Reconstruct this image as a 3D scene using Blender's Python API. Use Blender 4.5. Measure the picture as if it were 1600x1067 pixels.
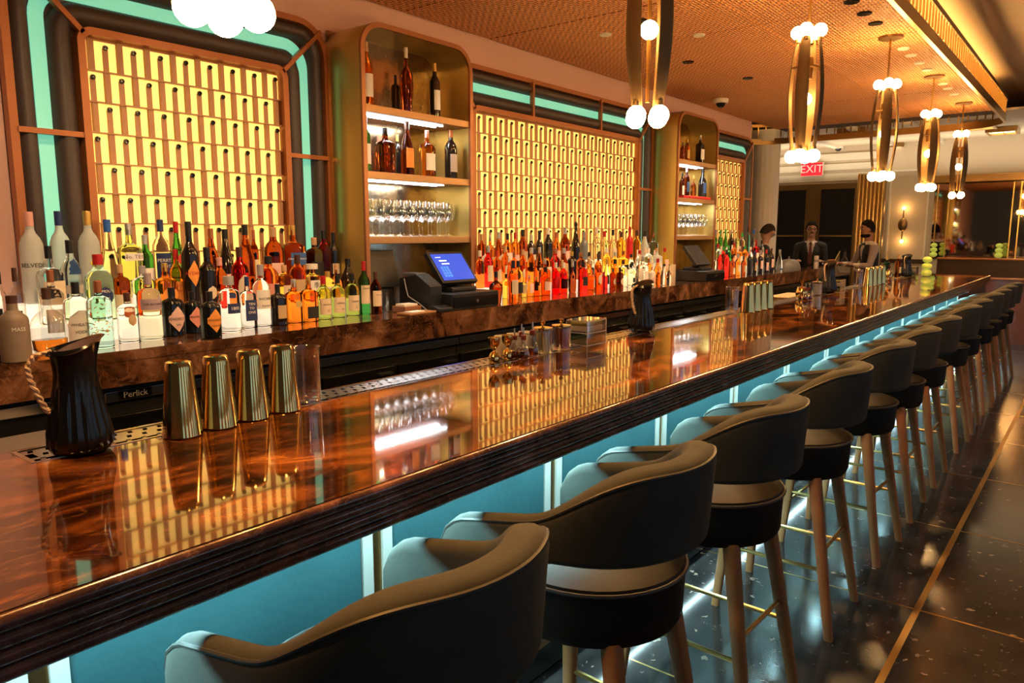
import bpy, bmesh, math, random
from math import sin, cos, pi, radians, sqrt, hypot
from mathutils import Vector, Matrix
for o in list(bpy.data.objects): bpy.data.objects.remove(o)
scene = bpy.context.scene
C = scene.collection
rnd = random.Random(7)
# ---------------- camera (world: x runs along the bar, y towards the back bar, z up) ----------------
FPX, CXP, CYP, CAMZ = 1155.0, 800.0, 533.5, 1.6
VPX, VPY = 1735.0, 366.0
PITCH = math.atan2(CYP-VPY, FPX)
YAW = math.atan2(VPX-CXP, hypot(FPX, CYP-VPY))
cam = bpy.data.cameras.new('camera'); cam.sensor_width = 36; cam.lens = FPX/1600*36; cam.clip_end = 60; cam.clip_start = .02
cam_o = bpy.data.objects.new('camera', cam); C.objects.link(cam_o)
cam_o.location = (0, 0, CAMZ); cam_o.rotation_euler = (pi/2-PITCH, 0, YAW-pi/2)
scene.camera = cam_o
# ---------------- world, exposure ----------------
w = bpy.data.worlds.new('world'); scene.world = w; w.use_nodes = True
bg = w.node_tree.nodes['Background']; bg.inputs[0].default_value = (1.0, .72, .46, 1); bg.inputs[1].default_value = .025
vs = scene.view_settings
scene.display_settings.display_device = 'sRGB'
vs.view_transform = 'Standard'; vs.look = 'None'; vs.exposure = 0.5; vs.gamma = 1; vs.use_curve_mapping = False
# ---------------- lamps of the room and an added hall fill ----------------
def area(name, loc, rot, sx, sy, power, col, spread=pi):
    l = bpy.data.lights.new(name, 'AREA'); l.shape = 'RECTANGLE'; l.size = sx; l.size_y = sy; l.energy = power; l.color = col; l.spread = spread
    o = bpy.data.objects.new(name, l); C.objects.link(o); o.location = loc; o.rotation_euler = rot; return o
def spot(name, loc, power, col, ang=70, blend=.6, r=.04, tgt=None):
    l = bpy.data.lights.new(name, 'SPOT'); l.energy = power; l.color = col; l.spot_size = radians(ang); l.spot_blend = blend; l.shadow_soft_size = r
    o = bpy.data.objects.new(name, l); C.objects.link(o); o.location = loc
    if tgt: o.rotation_euler = (Vector(tgt)-Vector(loc)).to_track_quat('-Z', 'Y').to_euler()
    return o
CYAN = (.5, .94, 1.0); WARM = (1.0, .38, .075); WARM2 = (1.0, .66, .36)
# LED tape under the bar top, shining on the teal panels and forward on the stools
for k in range(4):
    area('bar_led_lamp', (1.35+k*2.9, 1.315, .985), (radians(-12), 0, 0), 2.88, .02, 27, CYAN)
# LED tape in the toe kick
for k in range(4):
    area('toe_led_lamp', (1.35+k*2.9, 1.395, .13), (radians(-40), 0, 0), 2.88,   .015, 3, (.62, .93, 1.0))
# recessed downlights in the room ceiling on the guests' side, and in the woven ceiling
for k in range(7):
    x = .1+1.7*k; spot('bar_downlight_lamp', (x, 1.62, 3.09), 95, WARM, 75, .7, .04, (x, .75, .6))
for k, x in enumerate((5.0, 7.4, 9.8, 12.2)):
    spot('room_downlight_lamp', (x, -.7, 3.45), 60, WARM, 80, .7, .05, (x, -.3, 0))
for k, x in enumerate((1.0, 2.4, 4.2, 5.6, 7.0, 8.4, 9.8)):
    spot('aisle_downlight_lamp', (x, 2.35, 3.08), 75, WARM2, 95, .8, .05, (x, 3.45, 1.2))
# cove tape above the woven ceiling's cornice
for k in range(3):
    area('cove_led_lamp', (1.0+k*4.0, 1.28, 3.2), (radians(125), 0, 0), 3.9, .03, 40, (1, .5, .14))
# hall beyond the bar
area('hall_ceiling_fill', (13.9, 3.0, 2.6), (radians(180), 0, 0), .5, 6.5, 34, (1, .8, .54))  # added upward fill with no fixture, brightens the hall ceiling
for x, y, p in ((12.6, 3.2, 40), (12.6, 1.0, 30), (12.4, 5.2, 35)):
    spot('hall_downlight_lamp', (x, y, 3.12), p, (1, .78, .5), 130, .8, .08, (x, y, 0))

# ---------------- mesh helpers ----------------
class MB:
    def __init__(s): s.v = []; s.f = []
    def add(s, vs, fs):
        n = len(s.v); s.v += [tuple(p) for p in vs]; s.f += [tuple(i+n for i in q) for q in fs]; return s
    def box(s, x0, x1, y0, y1, z0, z1):
        return s.add([(x0,y0,z0),(x1,y0,z0),(x1,y1,z0),(x0,y1,z0),(x0,y0,z1),(x1,y0,z1),(x1,y1,z1),(x0,y1,z1)],
                     [(0,3,2,1),(4,5,6,7),(0,1,5,4),(1,2,6,5),(2,3,7,6),(3,0,4,7)])
    def cbox(s, cx, cy, z0, w, d, h): return s.box(cx-w/2, cx+w/2, cy-d/2, cy+d/2, z0, z0+h)
    def lathe(s, prof, seg=20, cx=0, cy=0, cz=0, sx=1, sy=1, n=2.0, wob=None, cap=True):
        rings = []; vs = []; fs = []
        for r, z in prof:
            if r < 1e-6: rings.append([len(vs)]); vs.append((cx, cy, cz+z)); continue
            ring = []
            for i in range(seg):
                a = 2*pi*i/seg; c, q = cos(a), sin(a)
                if n != 2.0:
                    k = (abs(c)**n+abs(q)**n)**(-1/n)
                else: k = 1
                if wob: k *= wob(a, z)
                ring.append(len(vs)); vs.append((cx+r*c*k*sx, cy+r*q*k*sy, cz+z))
            rings.append(ring)
        for a, b in zip(rings, rings[1:]):
            if len(a) == 1 and len(b) == 1: continue
            for i in range(seg):
                j = (i+1) % seg
                if len(a) == 1: fs.append((a[0], b[j], b[i]))
                elif len(b) == 1: fs.append((a[i], a[j], b[0]))
                else: fs.append((a[i], a[j], b[j], b[i]))
        if cap:
            if len(rings[0]) > 1: fs.append(tuple(reversed(rings[0])))
            if len(rings[-1]) > 1: fs.append(tuple(rings[-1]))
        return s.add(vs, fs)
    def prism(s, poly, axis, a, b):
        n = len(poly)
        def P(u, v, t): return {'x': (t, u, v), 'y': (u, t, v), 'z': (u, v, t)}[axis]
        vs = [P(u, v, a) for u, v in poly]+[P(u, v, b) for u, v in poly]
        fs = [(i, (i+1) % n, n+(i+1) % n, n+i) for i in range(n)]+[tuple(reversed(range(n))), tuple(range(n, 2*n))]
        return s.add(vs, fs)
    def tube(s, pts, r, seg=8, closed=False):
        pts = [Vector(p) for p in pts]; n = len(pts); rr = r if isinstance(r, (list, tuple)) else [r]*n
        rings = []; up = None
        for i, p in enumerate(pts):
            if closed: d = pts[(i+1) % n]-pts[i-1]
            else: d = pts[min(i+1, n-1)]-pts[max(i-1, 0)]
            d.normalize()
            if up is None: up = Vector((0, 0, 1)) if abs(d.z) < .9 else Vector((1, 0, 0))
            a = d.cross(up); a.normalize(); b = a.cross(d); up = b
            rings.append([p+(a*cos(2*pi*k/seg)+b*sin(2*pi*k/seg))*rr[i] for k in range(seg)])
        vs = [q for g in rings for q in g]; fs = []
        for i in range(n if closed else n-1):
            j = (i+1) % n
            for k in range(seg):
                l = (k+1) % seg; fs.append((i*seg+k, i*seg+l, j*seg+l, j*seg+k))
        if not closed: fs += [tuple(reversed(range(seg))), tuple(range((n-1)*seg, n*seg))]
        return s.add(vs, fs)
    def loft(s, rings, closed=True, caps=True):
        m = len(rings[0]); vs = [q for g in rings for q in g]; fs = []
        for i in range(len(rings)-1):
            for k in range(m if closed else m-1):
                l = (k+1) % m; fs.append((i*m+k, i*m+l, (i+1)*m+l, (i+1)*m+k))
        if caps and closed: fs += [tuple(reversed(range(m))), tuple(range((len(rings)-1)*m, len(rings)*m))]
        return s.add(vs, fs)
    def ball(s, cx, cy, cz, r, seg=14, rings=9, sx=1, sy=1, sz=1):
        return s.lathe([(r*sin(pi*i/rings) if 0 < i < rings else 0, -r*cos(pi*i/rings)*sz) for i in range(rings+1)], seg, cx, cy, cz, sx, sy)
    def mesh(s, name, smooth=True, ang=40):
        me = bpy.data.meshes.new(name); me.from_pydata(s.v, [], s.f)
        bm = bmesh.new(); bm.from_mesh(me); bmesh.ops.recalc_face_normals(bm, faces=bm.faces); bm.to_mesh(me); bm.free()
        if smooth:
            me.polygons.foreach_set('use_smooth', [True]*len(me.polygons)); me.set_sharp_from_angle(angle=radians(ang))
        me.update(); return me
def link(o, parent=None):
    C.objects.link(o)
    if parent is not None: o.parent = parent
    return o
def obj(name, mb, mat, parent=None, smooth=True, loc=None, bevel=0, seg=2, ang=40):
    me = mb if isinstance(mb, bpy.types.Mesh) else mb.mesh(name, smooth, ang)
    if mat is not None:
        me.materials.clear(); me.materials.append(mat)
    o = bpy.data.objects.new(name, me); link(o, parent)
    if loc is not None: o.location = loc
    if bevel:
        b = o.modifiers.new('bevel', 'BEVEL'); b.width = bevel; b.segments = seg; b.limit_method = 'ANGLE'
        me.polygons.foreach_set('use_smooth', [True]*len(me.polygons))
        wn = o.modifiers.new('wn', 'WEIGHTED_NORMAL'); wn.keep_sharp = False
    return o
def tag(o, label, cat, group=None):
    o['label'] = label; o['category'] = cat
    if group: o['group'] = group
    return o
def thing(name, label, cat, loc=(0, 0, 0), rz=0, group=None):
    o = bpy.data.objects.new(name, None); o.empty_display_size = .05; C.objects.link(o)
    o.location = loc; o.rotation_euler = (0, 0, rz); return tag(o, label, cat, group)
def struct(name, mb, mat, **k):
    o = obj(name, mb, mat, **k); o['kind'] = 'structure'; return o
def copy_tree(o, parent=None):
    c = o.copy(); C.objects.link(c); c.parent = parent
    for ch in o.children: copy_tree(ch, c)
    return c
def dup(root, loc, rz, label):
    c = copy_tree(root); c.location = loc; c.rotation_euler = (0, 0, rz); c['label'] = label; return c
def nth(i): return '%d%s' % (i, 'th' if 10 <= i % 100 <= 20 else {1: 'st', 2: 'nd', 3: 'rd'}.get(i % 10, 'th'))
# pixel -> direction; distance always comes from a plane the thing touches
_H = Vector((cos(YAW), sin(YAW), 0)); _R = Vector((sin(YAW), -cos(YAW), 0)); _Z = Vector((0, 0, 1))
_F = _H*cos(PITCH)-_Z*sin(PITCH); _U = _H*sin(PITCH)+_Z*cos(PITCH); _C = Vector((0, 0, CAMZ))
def ray(u, v): return _F*FPX+_R*(u-CXP)+_U*(CYP-v)
def onz(u, v, z): d = ray(u, v); return _C+d*((z-CAMZ)/d.z)
def ony(u, v, y): d = ray(u, v); return _C+d*(y/d.y)
def onx(u, v, x): d = ray(u, v); return _C+d*(x/d.x)
def depth(p): return (Vector(p)-_C).dot(_F)
def x_at(u, y, z):            # x of the point on the line (y, z) seen in image column u
    k = (u-CXP)/FPX           # (q.R) = k (q.F), linear in x
    a = _R.x-k*_F.x; b = (_R.y-k*_F.y)*y+(_R.z-k*_F.z)*(z-CAMZ); return -b/a
# ---------------- materials ----------------
_mats = {}
def nd(t, typ, **kw):
    n = t.nodes.new(typ)
    for k, v in kw.items(): setattr(n, k, v)
    return n
def mat(name, col, rough=.5, metal=0, trans=0, ior=1.45, emit=0, ecol=None, coat=0, sheen=0, noise=0, nscale=20, bump=0, bscale=60, spec=None):
    if name in _mats: return _mats[name]
    m = bpy.data.materials.new(name); m.use_nodes = True; t = m.node_tree; b = t.nodes['Principled BSDF']
    I = b.inputs; c4 = (*col, 1)
    I['Base Color'].default_value = c4; I['Roughness'].default_value = rough; I['Metallic'].default_value = metal
    I['Transmission Weight'].default_value = trans; I['IOR'].default_value = ior
    I['Coat Weight'].default_value = coat; I['Coat Roughness'].default_value = .03
    if spec is not None: I['Specular IOR Level'].default_value = spec
    if sheen: I['Sheen Weight'].default_value = sheen; I['Sheen Roughness'].default_value = .4
    if emit: I['Emission Color'].default_value = (*(ecol or col), 1); I['Emission Strength'].default_value = emit
    if noise or bump:
        tc = nd(t, 'ShaderNodeTexCoord')
    if noise:
        nt = nd(t, 'ShaderNodeTexNoise'); nt.inputs['Scale'].default_value = nscale; nt.inputs['Detail'].default_value = 4
        t.links.new(tc.outputs['Object'], nt.inputs['Vector'])
        mx = nd(t, 'ShaderNodeMix', data_type='RGBA'); mx.inputs[6].default_value = (*[c*(1-noise) for c in col], 1); mx.inputs[7].default_value = (*[min(1, c*(1+noise)) for c in col], 1)
        t.links.new(nt.outputs['Fac'], mx.inputs[0]); t.links.new(mx.outputs[2], I['Base Color'])
    if bump:
        n2 = nd(t, 'ShaderNodeTexNoise'); n2.inputs['Scale'].default_value = bscale; n2.inputs['Detail'].default_value = 3
        t.links.new(tc.outputs['Object'], n2.inputs['Vector'])
        bp = nd(t, 'ShaderNodeBump'); bp.inputs['Strength'].default_value = bump; bp.inputs['Distance'].default_value = .01
        t.links.new(n2.outputs['Fac'], bp.inputs['Height']); t.links.new(bp.outputs['Normal'], I['Normal'])
    _mats[name] = m; return m
def ramp(t, fac, stops):
    r = nd(t, 'ShaderNodeValToRGB'); e = r.color_ramp.elements
    while len(e) < len(stops): e.new(.5)
    for x, (p, c) in zip(e, stops): x.position = p; x.color = (*c, 1)
    t.links.new(fac, r.inputs[0]); return r.outputs[0]
def marble(name, stops, scale=2.2, rough=.05, vein=.35, stretch=(1, 2.2, 1), coat=.45, detail=9):
    m = bpy.data.materials.new(name); m.use_nodes = True; t = m.node_tree; b = t.nodes['Principled BSDF']
    tc = nd(t, 'ShaderNodeTexCoord'); mp = nd(t, 'ShaderNodeMapping'); mp.inputs['Scale'].default_value = stretch; mp.inputs['Rotation'].default_value = (0, 0, .5)
    t.links.new(tc.outputs['Object'], mp.inputs[0])
    n1 = nd(t, 'ShaderNodeTexNoise'); n1.inputs['Scale'].default_value = scale; n1.inputs['Detail'].default_value = detail; n1.inputs['Distortion'].default_value = 1.6; n1.inputs['Roughness'].default_value = .62
    t.links.new(mp.outputs[0], n1.inputs['Vector'])
    c = ramp(t, n1.outputs['Fac'], stops)
    vo = nd(t, 'ShaderNodeTexVoronoi', feature='F1'); vo.inputs['Scale'].default_value = scale*2.4
    ad = nd(t, 'ShaderNodeVectorMath', operation='ADD'); t.links.new(mp.outputs[0], ad.inputs[0])
    sc = nd(t, 'ShaderNodeVectorMath', operation='SCALE'); sc.inputs['Scale'].default_value = .5; t.links.new(n1.outputs['Color'], sc.inputs[0]); t.links.new(sc.outputs[0], ad.inputs[1])
    t.links.new(ad.outputs[0], vo.inputs['Vector'])
    mx = nd(t, 'ShaderNodeMix', data_type='RGBA', blend_type='MULTIPLY'); mx.inputs[0].default_value = .55
    v2 = ramp(t, vo.outputs['Color'], [(.0, (.25, .22, .2)), (.5, (.8, .75, .7)), (1, (1.35, 1.2, 1.0))])
    t.links.new(c, mx.inputs[6]); t.links.new(v2, mx.inputs[7])
    n3 = nd(t, 'ShaderNodeTexNoise'); n3.inputs['Scale'].default_value = scale*1.7; n3.inputs['Detail'].default_value = 6; n3.inputs['Distortion'].default_value = 2.5
    t.links.new(mp.outputs[0], n3.inputs['Vector'])
    vn = ramp(t, n3.outputs['Fac'], [(.485, (0, 0, 0)), (.5, (1, 1, 1)), (.515, (0, 0, 0))])
    m2 = nd(t, 'ShaderNodeMix', data_type='RGBA', blend_type='ADD'); t.links.new(mx.outputs[2], m2.inputs[6])
    vm = nd(t, 'ShaderNodeMix', data_type='RGBA', blend_type='MULTIPLY'); vm.inputs[0].default_value = 1; t.links.new(vn, vm.inputs[6]); vm.inputs[7].default_value = (stops[-1][1][0]*.6, stops[-1][1][1]*.6, stops[-1][1][2]*.6, 1)
    m2.inputs[0].default_value = vein; t.links.new(vm.outputs[2], m2.inputs[7])
    t.links.new(m2.outputs[2], b.inputs['Base Color'])
    b.inputs['Roughness'].default_value = rough; b.inputs['IOR'].default_value = 1.6; b.inputs['Coat Weight'].default_value = coat; b.inputs['Coat Roughness'].default_value = .015
    _mats[name] = m; return m
M = {}
M['bar'] = marble('polished amber onyx', [(.36, (.008, .002, .0008)), (.47, (.05, .014, .003)), (.56, (.2, .06, .012)), (.68, (.5, .2, .05))], 1.7, .05)
M['nosing'] = marble('dark plum marble', [(.34, (.03, .013, .015)), (.5, (.085, .036, .036)), (.62, (.17, .08, .078)), (.78, (.42, .26, .24))], 4.5, .16, .35, (.8, 1, 1), .3, 5)
M['counter'] = marble('brown marble', [(.36, (.025, .009, .004)), (.48, (.09, .036, .016)), (.6, (.2, .095, .048)), (.75, (.34, .19, .11))], 3.0, .06)
M['brass'] = mat('brushed brass', (.62, .40, .14), .28, 1, noise=.05, nscale=2)
M['brass_dark'] = mat('aged bronze', (.33, .20, .08), .35, 1, noise=.2, nscale=5)
M['copper'] = mat('copper painted trim', (.36, .13, .045), .38, .35)
M['copper2'] = mat('copper tile rail', (.42, .22, .105), .45, .1)
M['fin'] = mat('satin pendant brass', (.15, .09, .036), .55, .5)
M['gold'] = mat('polished gold', (.83, .58, .22), .08, 1)
M['steel'] = mat('stainless steel', (.55, .53, .5), .25, 1, noise=.1, nscale=8)
M['blackm'] = mat('black plastic', (.012, .012, .013), .35)
M['black'] = mat('black enamel', (.006, .006, .007), .18)
M['pad'] = mat('charcoal brown upholstery', (.055, .04, .036), .5, noise=.15, nscale=40, bump=.05, bscale=300)
M['mint'] = mat('mint light diffuser', (.2, .5, .38), .5, emit=.5, ecol=(.17, .7, .47))
M['plate'] = mat('backlit amber glass', (.9, .7, .25), .4, emit=.82, ecol=(1.0, .63, .14))
M['pink'] = mat('dusty pink plaster', (.6, .37, .31), .8, noise=.06, nscale=3, bump=.05)
M['cream'] = mat('cream paint', (.55, .47, .37), .6, noise=.03, nscale=2)
M['white'] = mat('white paint', (.72, .68, .6), .55)
M['teal'] = mat('teal leather', (.019, .064, .074), .45, noise=.38, nscale=3.5, bump=.12, bscale=40)
M['velvet'] = mat('dark teal velvet', (.038, .041, .033), .8, sheen=.06, noise=.4, nscale=7, bump=.08, bscale=90)
M['leather'] = mat('dark green-black leather', (.010, .0095, .0075), .5, noise=.15, nscale=15, bump=.04, bscale=200, spec=.3)
M['piping'] = mat('dark piping', (.05, .05, .045), .45)
M['oak'] = mat('stained oak', (.36, .155, .055), .45, noise=.25, nscale=14)
M['riser'] = mat('lit acrylic riser', (.9, .87, .78), .3, emit=.62, ecol=(1, .84, .6))
M['led'] = mat('white LED tape', (1, 1, 1), .4, emit=14, ecol=(.86, .95, 1))
M['bulb'] = mat('glowing globe bulb', (1, .9, .7), .3, emit=105, ecol=(1, .57, .2))
M['glass'] = mat('clear glass', (.96, .98, .97), .01, trans=1, ior=1.42)
def thin_glass(name, tint, ior=1.5):
    m = bpy.data.materials.new(name); m.use_nodes = True; t = m.node_tree; t.nodes.clear()
    o = nd(t, 'ShaderNodeOutputMaterial'); mx = nd(t, 'ShaderNodeMixShader'); lw = nd(t, 'ShaderNodeLayerWeight'); lw.inputs['Blend'].default_value = .5; pw = nd(t, 'ShaderNodeMath', operation='POWER'); pw.inputs[1].default_value = 2.0; f = nd(t, 'ShaderNodeMath', operation='MULTIPLY_ADD'); f.inputs[1].default_value = .85; f.inputs[2].default_value = ior; t.links.new(lw.outputs['Facing'], pw.inputs[0]); t.links.new(pw.outputs[0], f.inputs[0])
    tr = nd(t, 'ShaderNodeBsdfTransparent'); tr.inputs[0].default_value = (*tint, 1); g = nd(t, 'ShaderNodeBsdfGlossy'); g.inputs['Roughness'].default_value = .03; g.inputs[0].default_value = (1, 1, 1, 1)
    t.links.new(f.outputs[0], mx.inputs[0]); t.links.new(tr.outputs[0], mx.inputs[1]); t.links.new(g.outputs[0], mx.inputs[2]); t.links.new(mx.outputs[0], o.inputs[0])
    _mats[name] = m; return m
M['thin'] = thin_glass('thin stemware glass', (.95, .96, .96), .09)
M['acrylic'] = thin_glass('clear acrylic', (.9, .89, .9), .12)
M['wood'] = mat('red mahogany', (.22, .05, .018), .25, noise=.2, nscale=8, coat=.3)
M['cloth'] = mat('tan folded napkins', (.62, .42, .2), .85, noise=.1, nscale=30)
M['paper'] = mat('white paper', (.75, .7, .62), .7)
# ================= structure =================
def terrazzo():
    m = bpy.data.materials.new('dark terrazzo'); m.use_nodes = True; t = m.node_tree; b = t.nodes['Principled BSDF']
    tc = nd(t, 'ShaderNodeTexCoord'); geo = nd(t, 'ShaderNodeNewGeometry')
    base = nd(t, 'ShaderNodeTexNoise'); base.inputs['Scale'].default_value = 6; base.inputs['Detail'].default_value = 5
    t.links.new(geo.outputs['Position'], base.inputs['Vector'])
    col = ramp(t, base.outputs['Fac'], [(.3, (.008, .0075, .008)), (.7, (.035, .03, .028))])
    last = col
    for sc, thr, cc in ((17, .085, (.26, .2, .14)), (40, .10, (.14, .11, .09))):
        vo = nd(t, 'ShaderNodeTexVoronoi'); vo.inputs['Scale'].default_value = sc; vo.inputs['Randomness'].default_value = 1
        ns = nd(t, 'ShaderNodeTexNoise'); ns.inputs['Scale'].default_value = sc*2.0; ns.inputs['Detail'].default_value = 2
        t.links.new(geo.outputs['Position'], ns.inputs['Vector'])
        ad = nd(t, 'ShaderNodeVectorMath', operation='MULTIPLY_ADD'); ad.inputs[1].default_value = (.05, .05, .0)
        t.links.new(ns.outputs['Color'], ad.inputs[0]); t.links.new(geo.outputs['Position'], ad.inputs[2])
        t.links.new(ad.outputs[0], vo.inputs['Vector'])
        sep = nd(t, 'ShaderNodeSeparateColor'); t.links.new(vo.outputs['Color'], sep.inputs[0])
        sz = nd(t, 'ShaderNodeMath', operation='MULTIPLY'); sz.inputs[1].default_value = thr*2.6; pw = nd(t, 'ShaderNodeMath', operation='POWER'); pw.inputs[1].default_value = 2.5
        t.links.new(sep.outputs[0], pw.inputs[0]); t.links.new(pw.outputs[0], sz.inputs[0])
        lt = nd(t, 'ShaderNodeMath', operation='LESS_THAN'); t.links.new(vo.outputs['Distance'], lt.inputs[0]); t.links.new(sz.outputs[0], lt.inputs[1])
        mx = nd(t, 'ShaderNodeMix', data_type='RGBA'); t.links.new(lt.outputs[0], mx.inputs[0]); t.links.new(last, mx.inputs[6]); mx.inputs[7].default_value = (*cc, 1); last = mx.outputs[2]
    t.links.new(last, b.inputs['Base Color']); b.inputs['Roughness'].default_value = .16; b.inputs['IOR'].default_value = 1.5
    return m
M['terrazzo'] = terrazzo()
M['grout'] = mat('dark floor joint', (.03, .022, .015), .6)
fl = struct('floor', MB().box(-3, 16, -5, 7, -.06, -.008), M['grout'])
XS = [4.52+1.1*k for k in range(-7, 9)]; YS = [.505+1.1*k for k in range(-5, 6)]
slab = MB().box(.003, 1.1-.003, .003, 1.1-.003, -.02, 0).mesh('floor_slab', False); slab.materials.append(M['terrazzo'])
for x in XS:
    for y in YS:
        if y > 1.7: continue
        o = bpy.data.objects.new('floor_slab', slab); link(o, fl); o.location = (x, y, 0)
obj('aisle_floor', MB().box(-3, 16, 1.61, 7, -.03, -.002), mat('dark rubber aisle floor', (.02, .017, .015), .5), fl)
obj('inlay_strip', MB().box(-3, 14, .492, .518, -.006, .0015), M['brass'], fl, smooth=False)
for x in XS:
    obj('inlay_strip', MB().box(x-.005, x+.005, -3, .491, -.006, .001), M['brass'], fl, smooth=False)
    obj('inlay_strip', MB().box(x-.004, x+.004, .519, 1.5, -.006, .0008), M['brass'], fl, smooth=False)
# back wall (pink plaster)
wb = struct('wall_back', MB().box(-2.5, 10.16, 3.95, 4.25, 0, 3.6), M['pink'], smooth=False)
# woven ceiling, panel by panel
def weave():
    m = bpy.data.materials.new('woven rattan'); m.use_nodes = True; t = m.node_tree; b = t.nodes['Principled BSDF']
    geo = nd(t, 'ShaderNodeNewGeometry')
    ws = []
    for d in ('X', 'Y'):
        wv = nd(t, 'ShaderNodeTexWave', wave_type='BANDS', bands_direction=d); wv.inputs['Scale'].default_value = 9.5 if d == 'X' else 13; wv.inputs['Distortion'].default_value = .6; wv.inputs['Detail'].default_value = 1
        t.links.new(geo.outputs['Position'], wv.inputs['Vector']); ws.append(wv.outputs['Fac'])
    ck = nd(t, 'ShaderNodeTexChecker'); ck.inputs['Scale'].default_value = 31; t.links.new(geo.outputs['Position'], ck.inputs['Vector'])
    mx = nd(t, 'ShaderNodeMix'); t.links.new(ck.outputs['Fac'], mx.inputs[0]); t.links.new(ws[0], mx.inputs[2]); t.links.new(ws[1], mx.inputs[3])
    mul = nd(t, 'ShaderNodeMath', operation='MULTIPLY'); t.links.new(mx.outputs[0], mul.inputs[0]); t.links.new(ws[1], mul.inputs[1])
    av = nd(t, 'ShaderNodeMath', operation='ADD'); t.links.new(mx.outputs[0], av.inputs[0]); t.links.new(mul.outputs[0], av.inputs[1])
    c = ramp(t, av.outputs[0], [(.05, (.16, .04, .01)), (.45, (.66, .235, .065)), (1, (.9, .42, .15))])
    t.links.new(c, b.inputs['Base Color']); b.inputs['Roughness'].default_value = .6
    bp = nd(t, 'ShaderNodeBump'); bp.inputs['Strength'].default_value = .7; bp.inputs['Distance'].default_value = .012
    t.links.new(av.outputs[0], bp.inputs['Height']); t.links.new(bp.outputs['Normal'], b.inputs['Normal'])
    return m
M['weave'] = weave()
ce = struct('ceiling', MB().box(-2.3, 11.55, 1.2, 3.95, 3.128, 3.15), mat('dark ceiling backing', (.05, .025, .012), .8), smooth=False)
pan = MB().box(.007, .913, .007, .893, 0, .018).mesh('ceiling_panel', False); pan.materials.append(M['weave'])
for i in range(-8, 8):
    for j in range(3):
        if 4.62+.92*i > 11: continue
        o = bpy.data.objects.new('ceiling_panel', pan); link(o, ce); o.location = (4.62+.92*i, 1.23+.9*j, 3.11)
struct('ceiling_hall', MB().box(11.6, 16, -5, 7, 3.17, 3.2), mat('pale hall ceiling', (.6, .52, .4), .6), smooth=False)
# raised room ceiling
M['cream_ceiling'] = mat('warm cream ceiling', (.55, .42, .27), .6)
up = struct('ceiling_upper', MB().box(-3, 16, -5, 7, 3.5, 3.6), M['cream_ceiling'], smooth=False)
# cornice hung round the woven ceiling: brass rail, slats, with a rounded corner
def cornice_path():
    pts = [(-2.3, 1.12)]
    pts += [(10.9, 1.12)]
    for k in range(1, 8): a = -pi/2+k*pi/16; pts.append((10.9+.55*cos(a), 1.67+.55*sin(a)))
    pts += [(11.45, 1.67), (11.45, 4.0)]
    for k in range(1, 9): a = k*pi/16; pts.append((10.95+.5*cos(a), 4.0+.5*sin(a)))
    pts += [(10.2, 4.5)]
    return pts
co = thing('ceiling_cornice', 'brass slatted cornice hung round the edge of the woven ceiling', 'cornice', (0, 0, 0))
path = cornice_path()
def offset_path(p, d):
    out = []
    for i in range(len(p)):
        a = Vector(p[max(i-1, 0)]); b = Vector(p[min(i+1, len(p)-1)]); t = (b-a).normalized(); n = Vector((-t.y, t.x))
        out.append((p[i][0]+n.x*d, p[i][1]+n.y*d))
    return out
def wall_band(p, th, z0, z1):
    a = offset_path(p, -th/2); b = offset_path(p, th/2)
    return MB().loft([[(q[0], q[1], z0), (r[0], r[1], z0), (r[0], r[1], z1), (q[0], q[1], z1)] for q, r in zip(a, b)])
obj('rail', wall_band(path, .03, 2.945, 3.03), M['brass'], co)
obj('top_rail', wall_band(path, .03, 3.20, 3.24), M['brass_dark'], co)
sl = MB().box(-.008, .008, -.006, .006, 0, .19).mesh('slat', False); sl.materials.append(M['brass'])
acc = 0; step = .11; cnt = 0
for (x0, y0), (x1, y1) in zip(path, path[1:]):
    L = hypot(x1-x0, y1-y0); s = acc
    while s < L:
        x = x0+(x1-x0)*s/L; y = y0+(y1-y0)*s/L
        if x > 2.6:
            o = bpy.data.objects.new('slat', sl); link(o, co); o.location = (x, y, 3.02 if cnt % 2 else 3.05); o.scale = (1, 1, 1 if cnt % 2 else .78); o.rotation_euler[2] = math.atan2(y1-y0, x1-x0); cnt += 1
        s += step
    acc = s-L
# pucks, smoke alarm and camera dome in the woven ceiling
def disc(r, h, z=0): return MB().lathe([(r*.92, z-h), (r, z-h*.6), (r, z)], 20)
dw = disc(.045, .012).mesh('d'); dw.materials.append(M['white']); db = disc(.05, .01).mesh('db'); db.materials.append(M['black'])
spots_w = [(5.06, 3.14), (5.52, 2.59), (6.96, 1.46), (7.25, 1.46), (7.6, 1.46), (7.95, 1.46), (8.8, 1.46), (9.1, 1.46), (9.5, 1.46)]
spots_b = [(5.38, 1.46), (5.71, 1.46), (6.02, 1.46), (6.3, 3.05), (7.3, 2.9), (4.9, 2.75)]
for i, (x, y) in enumerate(spots_w):
    o = bpy.data.objects.new('ceiling_puck', dw); link(o); o.location = (x, y, 3.11)
    tag(o, ('small white disc in the woven ceiling, %s from the camera' % nth(i+1)) if i < 2 else ('white disc in the ceiling between the pendants, %s of the row' % nth(i-1)), 'ceiling light', 'pale discs in the woven ceiling')
for i, (x, y) in enumerate(spots_b):
    o = bpy.data.objects.new('ceiling_downlight', db); link(o); o.location = (x, y, 3.11)
    tag(o, 'small black recessed downlight in the woven ceiling, %s of the dark ones' % nth(i+1), 'ceiling light', 'black downlights in the woven ceiling')
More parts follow.
